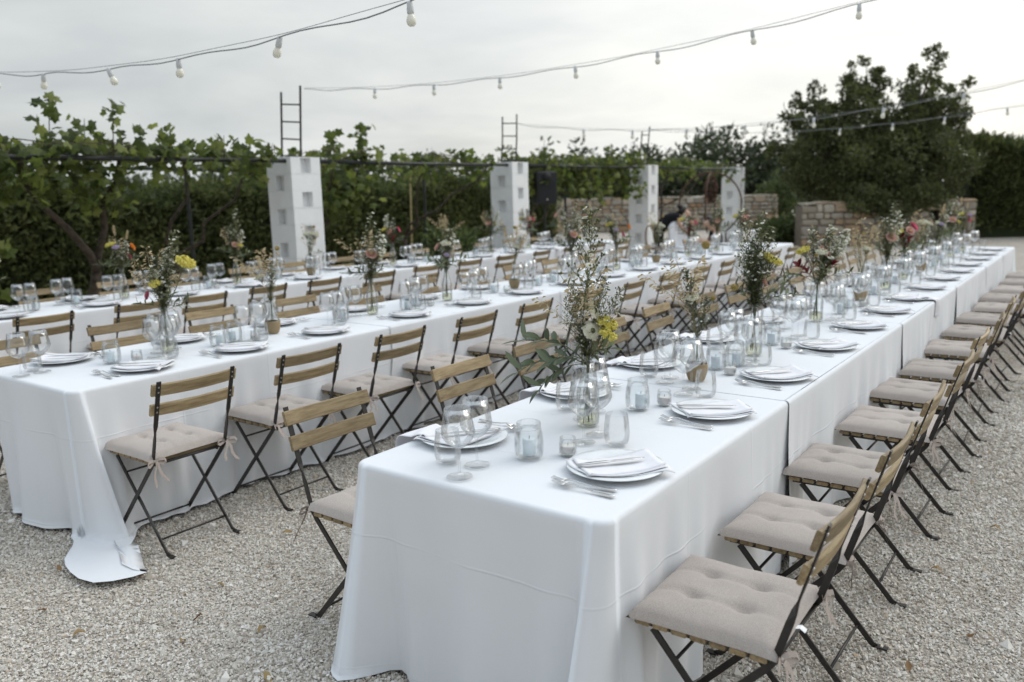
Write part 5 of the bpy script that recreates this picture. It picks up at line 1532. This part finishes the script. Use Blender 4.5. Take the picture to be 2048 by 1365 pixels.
def jar(x, y, k, where):
    rr = random.Random(k)
    j = thing('glass_jar', 'clear glass candle jar ' + where, 'jar', (x, y, Z0), rr.uniform(0, 6), 'candle jars')
    obj('glass_body', M_JARB, j); obj('screw_rim', M_JARR, j)
    c = thing('candle', 'pale blue candle inside the glass jar ' + where, 'candle', (x + rr.uniform(-.012, .012), y + rr.uniform(-.012, .012), Z0 + .0065), 0, 'candles in jars')
    obj('wax', M_CAND, c); obj('wick', M_WICK, c)
def votive(x, y, k, where):
    v = thing('votive_holder', 'small glass votive with white wax ' + where, 'votive', (x, y, Z0), 0, 'glass votives')
    obj('glass_body', M_VOTB, v); obj('wax', M_WAX, v); obj('wick', M_WICKV, v)
for rk in 'ABC':
    rname = ROWS[rk][3]
    for k, y in enumerate(BY[rk]):
        where = ', %s from front along the %s' % (ORD[k], rname)
        rd = random.Random(k * 17 + ord(rk)); x = XC[rk] + rd.uniform(-.02, .02)
        if rk == 'A' and k < 4: x = (-1.49, -1.44, -1.42, -1.46)[k]
        if (rk, k) in CUSTOM:
            kind, parts = CUSTOM[(rk, k)]; lab = CLAB[(rk, k)]
        else:
            kind, parts, d = RECIPES[SEQ[rk][k]]; lab = d + ', %s from front, %s' % (ORD[k], rname)
            parts = [(n, t * rd.uniform(.7, 1.3), a + rd.uniform(-35, 35), s * rd.uniform(.88, 1.12)) for n, t, a, s in parts]
        vase(x, y, kind, k + ord(rk) * 50, where.replace(', ', '', 1) if False else 'of the %s bouquet from front along the %s' % (ORD[k], rname))
        bouquet(x, y, kind, parts, k if rk == 'A' else k + 20 + ord(rk), lab)
        w2 = 'before the %s bouquet along the %s' % (ORD[k], rname)
        if rk == 'A' and k < 4:
            jx, jy = ((-1.46, 2.08), (-1.44, 2.79), (-1.46, 3.62), (-1.44, 4.34))[k]; vx, vy = ((-1.37, 2.17), (-1.38, 2.90), (-1.36, 3.54), (-1.34, 4.27))[k]
        else:
            jx, jy = XC[rk] + rd.uniform(-.05, .05), y - rd.uniform(.30, .42); vx, vy = jx + rd.choice((-1, 1)) * rd.uniform(.08, .11), jy + rd.uniform(.03, .09)
        jar(jx, jy, k * 3 + ord(rk), w2); votive(vx, vy, k, w2)
        if rk == 'A' and k in (1, 3) or (rk != 'A' and k % 2 == 0):
            jar((-1.41 if rk == 'A' else XC[rk] + .06), y + (.38 if rk == 'A' else .27), k * 5 + 1, 'after the %s bouquet along the %s' % (ORD[k], rname))

# ================================================================== festoon lights
M_SOCK = lathe_mesh('socket', [(0, .0), (.011, .0), (.0155, -.006), (.0165, -.03), (.0185, -.034), (.0180, -.058), (.0150, -.064), (0, -.064)], 'socket', 14)
M_BULB = lathe_mesh('bulb', [(.0125, -.062), (.0170, -.070), (.0235, -.085), (.0255, -.098), (.0225, -.112), (.0135, -.122), (0, -.125)], 'bulb', 18)
def festoon(Y, pts, bulbs, label, swing=0.25, sc=1.0, xend=None):
    xs = np.array([p[0] for p in pts]); zs = np.array([p[1] for p in pts])
    cf = np.polyfit(xs, zs, 2); zf = lambda x: float(np.polyval(cf, x))
    xa, xb = xend
    t = thing('festoon_light', label, 'string light', (0, Y, 0), 0, 'festoon lights over the tables')
    n = 90; b = MB(); b2 = MB()
    X = np.linspace(xa, xb, n)
    b.tube([(x, 0.012 * math.sin(x * 5.1), zf(x) - .012 + .010 * math.cos(x * 6.6)) for x in X], .0042, 5)
    b2.tube([(x, -0.008 * math.sin(x * 5.1), zf(x) + .010) for x in X], .0020, 4)
    obj('cable', b.mesh('cable', ['cable'], True), t); obj('support_wire', b2.mesh('support_wire', ['cable'], True), t)
    g = random.Random(int(Y * 10))
    for x in bulbs:
        s = obj('socket', M_SOCK, t, (x, 0, zf(x) - .004), (g.uniform(-swing, swing), g.uniform(-swing, swing) * 1.6, 0), sc)
        obj('bulb', M_BULB, s)
festoon(3.3, [(-7.588, 2.66), (-6.85, 2.575), (-5.91, 2.53), (-5.08, 2.51), (-4.04, 2.515), (-3.0, 2.56)], [-8.6, -7.72, -6.86, -5.92, -5.05, -4.02, -3.0, -2.0, -1.0, 0.0, 1.0], 'nearest string of white bulbs crossing the top left of the sky', .28, 1.0, (-9.6, 1.8))
festoon(7.35, [(-8.6, 2.96), (-7.37, 2.83), (-6.4, 2.80), (-5.48, 2.80), (-4.55, 2.81), (-3.63, 2.86), (-2.72, 2.92), (-1.84, 3.01)], [-7.3, -6.37, -5.44, -4.5, -3.6, -2.7, -1.82, -.9, 0.05], 'string of bulbs running from the nearest pillar up to the top right', .1, 1.0, (-8.56, 1.5))
festoon(12.0, [(-8.6, 2.74), (-7.2, 2.56), (-5.38, 2.47), (-4.47, 2.455), (-3.5, 2.475), (-2.6, 2.57), (-1.67, 2.66), (-1.04, 2.76)], [-7.2, -6.3, -5.38, -4.47, -3.5, -2.6, -1.67, -.7, .3], 'string of bulbs from the loudspeaker pillar passing before the carob tree', .08, 1.1, (-8.56, 2.0))
festoon(17.2, [(-8.78, 2.88), (-7.35, 2.74), (-5.68, 2.64), (-4.5, 2.645), (-3.55, 2.67), (-2.67, 2.74), (-1.7, 2.82)], [-7.4, -6.45, -5.5, -4.5, -3.55, -2.67, -1.7, -.7, .3], 'farthest string of bulbs from the third pillar to the right', .08, 1.1, (-8.6, 2.5))

# ================================================================== loudspeaker
LAT = math.atan2(0.586, 0.81)
sp = thing('loudspeaker', 'black loudspeaker raised on a pole right of the second pillar', 'speaker', (-8.62, 12.95, 1.33), LAT + .25)
b = MB(); b.box((0, 0, .30), (.37, .34, .60), None, 0, None, .025); obj('cabinet', b.mesh('cabinet', ['black']), sp)
b = MB(); b.box((0, -.174, .23), (.32, .012, .38), None, 0, None, .005); obj('grille', b.mesh('grille', ['grille']), sp)
b = MB(); b.lathe([(.09, 0), (.075, -.03), (.03, -.06), (0, -.06)], 18)
b.v = [tuple(Matrix.Rotation(R(-90), 3, 'X') @ Vector(p) + Vector((0, -.172, .49))) for p in b.v]
obj('horn', b.mesh('horn', ['grille'], True), sp)
b = MB(); b.lathe([(.02, 0), (.012, .012), (0, .014)], 12); b.v = [tuple(Matrix.Rotation(R(90), 3, 'X') @ Vector(p) + Vector((0, -.181, .09))) for p in b.v]
obj('badge', b.mesh('badge', ['rivet']), sp)
st = thing('speaker_stand', 'dark tripod stand carrying the loudspeaker', 'stand', (-8.62, 12.95, 0), LAT)
b = MB(); b.tube([(0, 0, .25), (0, 0, 1.34)], .018, 8); obj('pole', b.mesh('pole', ['pole']), st)
for k in range(3):
    a = k * 2.094 + .4; b = MB(); b.tube([(0, 0, .75), (.42 * math.cos(a), .42 * math.sin(a), .01)], .012, 6); obj('leg', b.mesh('leg', ['pole']), st)

# ================================================================== hoop arch
hp = thing('hoop_arch', 'rusty round metal hoop arch beside the farthest pillar', 'arch', (-7.20, 17.35, 0), LAT)
def ring(r, z, rot, a0, a1):
    b = MB(); m = Matrix.Rotation(rot, 3, 'Z')
    b.tube([m @ Vector((r * math.sin(a0 + (a1 - a0) * i / 40), 0, z + r * math.cos(a0 + (a1 - a0) * i / 40))) for i in range(41)], .018, 6)
    return b.mesh('hoop', ['rust'], True)
obj('hoop', ring(.68, 1.20, 0, -2.6, 2.6), hp); obj('hoop', ring(.68, 1.185, R(68), -2.6, 2.6), hp)
b = MB(); b.box((0, 0, .03), (.9, .5, .06), None, 0, None, .01); obj('base_plate', b.mesh('base_plate', ['rust']), hp)
for s in (-1, 1):
    b = MB(); b.tube([(s * .35, 0, .05), (s * .35, 0, .62)], .016, 6); obj('leg', b.mesh('leg', ['rust']), hp)
g = np.random.default_rng(4); n = 160
tt = g.random(n); rr_ = .10 * np.sin(np.pi * np.clip(tt * .9 + .08, 0, 1))
an = g.uniform(0, 6.28, n)
me = scatter('dried_flower_drop', LF_V, LF_F, np.stack([rr_ * np.cos(an), rr_ * np.sin(an), 1.84 - .55 * tt], 1), aim_rot(np.stack([np.cos(an), np.sin(an), -1.2 + 0 * an], 1), g), g.uniform(.07, .12, n), ['rust'], g.random(n) * .35)
tag(obj('dried_bunch', me, None, (-7.20, 17.35, 0), (0, 0, LAT)), 'dark dried flower bunch hanging from the top of the hoop', 'dried flowers')

# ================================================================== people and the chairs beside them
def skin_body(name, joints, edges, mats, matfn, root):
    me = bpy.data.meshes.new(name)
    me.from_pydata([j[0] for j in joints], edges, []); me.update()
    o = bpy.data.objects.new(name, me); COL.objects.link(o)
    md = o.modifiers.new('skin', 'SKIN'); md.use_smooth_shade = True
    for i, j in enumerate(joints):
        r = j[1] if hasattr(j[1], '__len__') else (j[1], j[1])
        me.skin_vertices[0].data[i].radius = r
        me.skin_vertices[0].data[i].use_root = (i == root)
    sb = o.modifiers.new('sub', 'SUBSURF'); sb.levels = 2; sb.render_levels = 2
    dg = bpy.context.evaluated_depsgraph_get()
    m2 = bpy.data.meshes.new_from_object(o.evaluated_get(dg))
    bpy.data.objects.remove(o)
    m2.materials.clear()
    for m in mats: m2.materials.append(MATS[m])
    for p in m2.polygons:
        p.material_index = matfn(p.center); p.use_smooth = True
    return m2
def fingers(J, E, hand, d, side, curl):
    """palm vertex index 'hand'; four fingers and a thumb as short chains"""
    d = Vector(d).normalized(); side = Vector(side).normalized(); p = Vector(J[hand][0])
    for k, L in enumerate((.062, .072, .068, .052)):
        a = p + d * .045 + side * (-.027 + .018 * k); b1 = a + d * L * .55 + Vector(curl) * .012; c = b1 + d * L * .45 + Vector(curl) * .03
        i = len(J); J += [(tuple(a), .010), (tuple(b1), .009), (tuple(c), .007)]; E += [(hand, i), (i, i + 1), (i + 1, i + 2)]
    a = p + side * -.035 + d * .01; b1 = a + side * -.018 + d * .035; i = len(J)
    J += [(tuple(a), .012), (tuple(b1), .009)]; E += [(hand, i), (i, i + 1)]
# bending person: x = image right, y = away, z up
J = [((-.26, 0, .80), (.15, .17)), ((-.12, 0, .93), (.13, .16)), ((.04, -.01, 1.02), (.12, .17)), ((.14, -.01, 1.05), (.07, .09)), ((.20, -.02, 1.09), (.052, .055)), ((.26, -.03, 1.105), (.083, .088)), ((.33, -.04, 1.06), (.070, .072)), ((.385, -.05, 1.055), .022),
     ((-.25, -.10, .72), .10), ((-.20, -.11, .44), .066), ((-.28, -.11, .10), .045), ((-.16, -.12, .03), .035),
     ((-.25, .10, .72), .10), ((-.22, .11, .44), .066), ((-.32, .11, .10), .045), ((-.20, .12, .03), .035),
     ((.10, -.19, 1.03), .055), ((.14, -.24, .86), .042), ((.26, -.20, .74), .031), ((.31, -.19, .70), (.018, .034)),
     ((.08, .17, 1.02), .055), ((.14, .21, .84), .042), ((.28, .16, .72), .031), ((.33, .15, .69), (.018, .034))]
E = [(0, 1), (1, 2), (2, 3), (3, 4), (4, 5), (5, 6), (6, 7), (0, 8), (8, 9), (9, 10), (10, 11), (0, 12), (12, 13), (13, 14), (14, 15), (2, 16), (16, 17), (17, 18), (18, 19), (2, 20), (20, 21), (21, 22), (22, 23)]
fingers(J, E, 19, (.7, 0, -.6), (0, 1, 0), (0, 0, -1)); fingers(J, E, 23, (.7, 0, -.6), (0, -1, 0), (0, 0, -1))
def m1(c):
    if c.x > .165 and c.z > .95: return 1
    if c.z < .96 and (c.x > .11) : return 1
    if c.y < -.20 and c.z < 1.0 and c.x > .08: return 1
    if c.z < .05: return 0
    return 0
P1 = thing('person', 'person in black with dark hair in a bun, bending over behind the tables', 'person', (-6.98, 14.88, 0), LAT)
obj('body', skin_body('body', J, E, ['blackcloth', 'skin'], m1, 0), P1)
def hair(parent, c, r, bun, face):
    b = MB(); vs, fs = ICO[3]
    f = Vector(face).normalized(); keep = []
    idx = {}
    V = [];
    for i, p in enumerate(vs):
        if Vector(p).dot(f) < .30: idx[i] = len(V); V.append((c[0] + p[0] * r[0], c[1] + p[1] * r[1], c[2] + p[2] * r[2]))
    F = [[idx[i] for i in q] for q in fs if all(i in idx for i in q)]
    b.add(V, F)
    h = obj('hair', b.mesh('hair', ['hair'], True), parent)
    if bun:
        b = MB(); b.ball(bun, .055, 0, None, 3, (1, 1, .9)); obj('bun', b.mesh('bun', ['hair'], True), h)
    return h
hair(P1, (.245, -.03, 1.125), (.105, .105, .10), (.17, -.02, 1.22), (.85, -.1, -.55))
for s in (-1, 1):
    b = MB(); b.ball((.27, -.035 + s * .088, 1.085), .02, 0, None, 2, (.7, .5, 1)); obj('ear', b.mesh('ear', ['skin'], True), P1)
    b = MB(); b.ball((.378, -.048 + s * .03, 1.082), .009, 0, None, 1); obj('eye', b.mesh('eye', ['hair'], True), P1)
# crouching person facing left
J = [((.16, 0, .36), (.15, .16)), ((.14, 0, .54), (.12, .15)), ((.09, 0, .70), (.11, .16)), ((.04, 0, .79), (.06, .08)), ((.0, 0, .84), (.05, .052)), ((-.03, 0, .90), (.085, .085)), ((-.09, 0, .87), (.072, .07)), ((-.15, 0, .865), .02),
     ((.05, -.12, .33), .10), ((-.28, -.13, .42), .07), ((-.20, -.13, .09), .045), ((-.31, -.13, .03), .035),
     ((.05, .12, .33), .10), ((-.26, .13, .44), .07), ((-.18, .13, .09), .045), ((-.30, .13, .03), .035),
     ((.08, -.19, .70), .055), ((-.04, -.24, .50), .042), ((-.24, -.20, .56), .031), ((-.29, -.19, .57), (.018, .034)),
     ((.10, .18, .70), .055), ((.0, .22, .50), .042), ((-.20, .18, .58), .031), ((-.25, .17, .60), (.018, .034))]
E = [(0, 1), (1, 2), (2, 3), (3, 4), (4, 5), (5, 6), (6, 7), (0, 8), (8, 9), (9, 10), (10, 11), (0, 12), (12, 13), (13, 14), (14, 15), (2, 16), (16, 17), (17, 18), (18, 19), (2, 20), (20, 21), (21, 22), (22, 23)]
fingers(J, E, 19, (-1, 0, .2), (0, 1, 0), (0, 0, -1)); fingers(J, E, 23, (-1, 0, .2), (0, -1, 0), (0, 0, -1))
def m2f(c):
    if c.z > .745: return 1
    if abs(c.y) > .145 and c.z > .44: return 1
    return 0
P2 = thing('person', 'person in a sleeveless black top with short dark hair, crouching and facing left', 'person', (-6.34, 15.30, 0.0), LAT)
obj('body', skin_body('body', J, E, ['blackcloth', 'skin'], m2f, 0), P2)
hair(P2, (-.02, 0, .925), (.105, .10, .098), None, (-.9, 0, -.3))
for s in (-1, 1):
    b = MB(); b.ball((-.03, s * .086, .885), .02, 0, None, 2, (.7, .5, 1)); obj('ear', b.mesh('ear', ['skin'], True), P2)
    b = MB(); b.ball((-.143, s * .028, .888), .008, 0, None, 1); obj('eye', b.mesh('eye', ['hair'], True), P2)
# chair under a white cover
def covered():
    c = thing('covered_chair', 'chair under a white fabric cover between the two people in black', 'chair', (-6.62, 14.75, 0), LAT + .5)
    b = MB(); n = 24; V = []; F = []
    levels = [(0, .25, .25, 0), (.2, .24, .24, 0), (.44, .225, .225, 0), (.47, .22, .215, 0)]
    for z, hx, hy, o in levels:
        for k in range(n):
            a = 6.283 * k / n; cx, sx = math.cos(a), math.sin(a)
            q = (abs(cx) ** 6 + abs(sx) ** 6) ** (-1 / 6); w = 1 + .03 * math.sin(k * 2.6) * (1 - z)
            V.append((cx * q * hx * w, sx * q * hy * w, z))
    for i in range(len(levels) - 1):
        for k in range(n): F.append([i * n + k, i * n + (k + 1) % n, i * n + n + (k + 1) % n, i * n + n + k])
    F.append([(len(levels) - 1) * n + k for k in range(n)])
    b.add(V, F); obj('seat_cover', b.mesh('seat_cover', ['whitecloth'], True), c)
    b = MB(); V = []; F = []; m = 12
    for s in (-1, 1):
        for i in range(m + 1):
            x = -.22 + .44 * i / m; top = .95 - .12 * abs(x / .22) ** 3
            for z in (.46, .62, .78, top): V.append((x * (1 - .05 * (z - .46)), .19 + s * .03 + .06 * (z - .46) + .006 * math.sin(i * 1.7 + z * 9), z))
    K = (m + 1) * 4
    for i in range(m):
        for j in range(3):
            a = i * 4 + j; F += [[a, a + 4, a + 5, a + 1], [K + a, K + a + 1, K + a + 5, K + a + 4]]
        F.append([i * 4 + 3, i * 4 + 7, K + i * 4 + 7, K + i * 4 + 3])
    for i in (0, m):
        for j in range(3): F.append([i * 4 + j, i * 4 + j + 1, K + i * 4 + j + 1, K + i * 4 + j])
    b.add(V, F); obj('back_cover', b.mesh('back_cover', ['whitecloth'], True), c)
covered()
bc = thing('bentwood_chair', 'brown bentwood chair with rounded back in front of the bending person', 'chair', (-6.95, 14.35, 0), LAT + .9)
b = MB(); b.tube([(-.18, .18, .45)] + [(.18 * math.sin(a), .20 + .03 * math.cos(a), .62 + .26 * math.cos(a)) for a in np.linspace(-1.9, 1.9, 20)] + [(.18, .18, .45)], .014, 6); obj('back_hoop', b.mesh('back_hoop', ['cane'], True), bc)
b = MB(); b.lathe([(0, .44), (.19, .44), (.205, .45), (.205, .465), (.19, .47), (0, .468)], 22); obj('seat', b.mesh('seat', ['cane'], True), bc)
for sx in (-1, 1):
    for sy in (-1, 1):
        b = MB(); b.tube([(sx * .15, sy * .15, .45), (sx * .19, sy * .19, 0)], .014, 6); obj('leg', b.mesh('leg', ['cane']), bc)

# ================================================================== fallen leaves on the gravel
def dry_mesh(seed):
    g = random.Random(seed); b = MB(); b.leaf((0, 0, .004), (1, 0, .10), (0, 0, 1), .045, .022, 0, g.uniform(-.5, .6), g.random())
    for i, p in enumerate(b.v): b.v[i] = (p[0], p[1], p[2] + .006 * math.sin(p[0] * 120 + seed) + .35 * abs(p[1]))
    return b.mesh('dry_leaf', ['dryleaf'], True)
M_DRY = [dry_mesh(k) for k in range(6)]
spots = [(-2.73, 1.62), (-2.45, 1.75), (-2.62, 1.50), (-2.35, 2.02), (-2.15, 1.92), (-2.9, 1.85), (-3.25, 1.75), (-2.6, 2.5), (-2.3, 2.6), (-3.1, 2.35), (-2.5, 3.2), (-3.3, 1.35), (-2.2, 1.55), (-0.42, 2.75), (-0.30, 3.10), (-0.15, 3.45), (-0.5, 3.6), (-0.2, 2.6), (-0.35, 4.2), (0.0, 3.9), (-2.9, 3.5), (-2.7, 4.1), (-0.6, 2.25), (-0.05, 3.05), (-3.6, 1.55), (-3.0, 1.30)]
spots.sort(key=lambda p: math.hypot(*p))
cnt = {}
NTH = ORD + ['seventeenth', 'eighteenth', 'nineteenth', 'twentieth']
for k, (x, y) in enumerate(spots):
    o = obj('dry_leaf', M_DRY[k % 6], None, (x, y, .010), (random.uniform(-.15, .15), random.uniform(-.15, .15), random.uniform(0, 6.28)), random.uniform(.6, 1.25))
    zone = 'left of the right-hand table' if x < -1.5 else 'right of the right-hand chairs'
    n = cnt[zone] = cnt.get(zone, -1) + 1
    tag(o, 'dry brown leaf on gravel %s, %s nearest the camera' % (zone, NTH[n]), 'leaf', 'fallen leaves on the gravel')
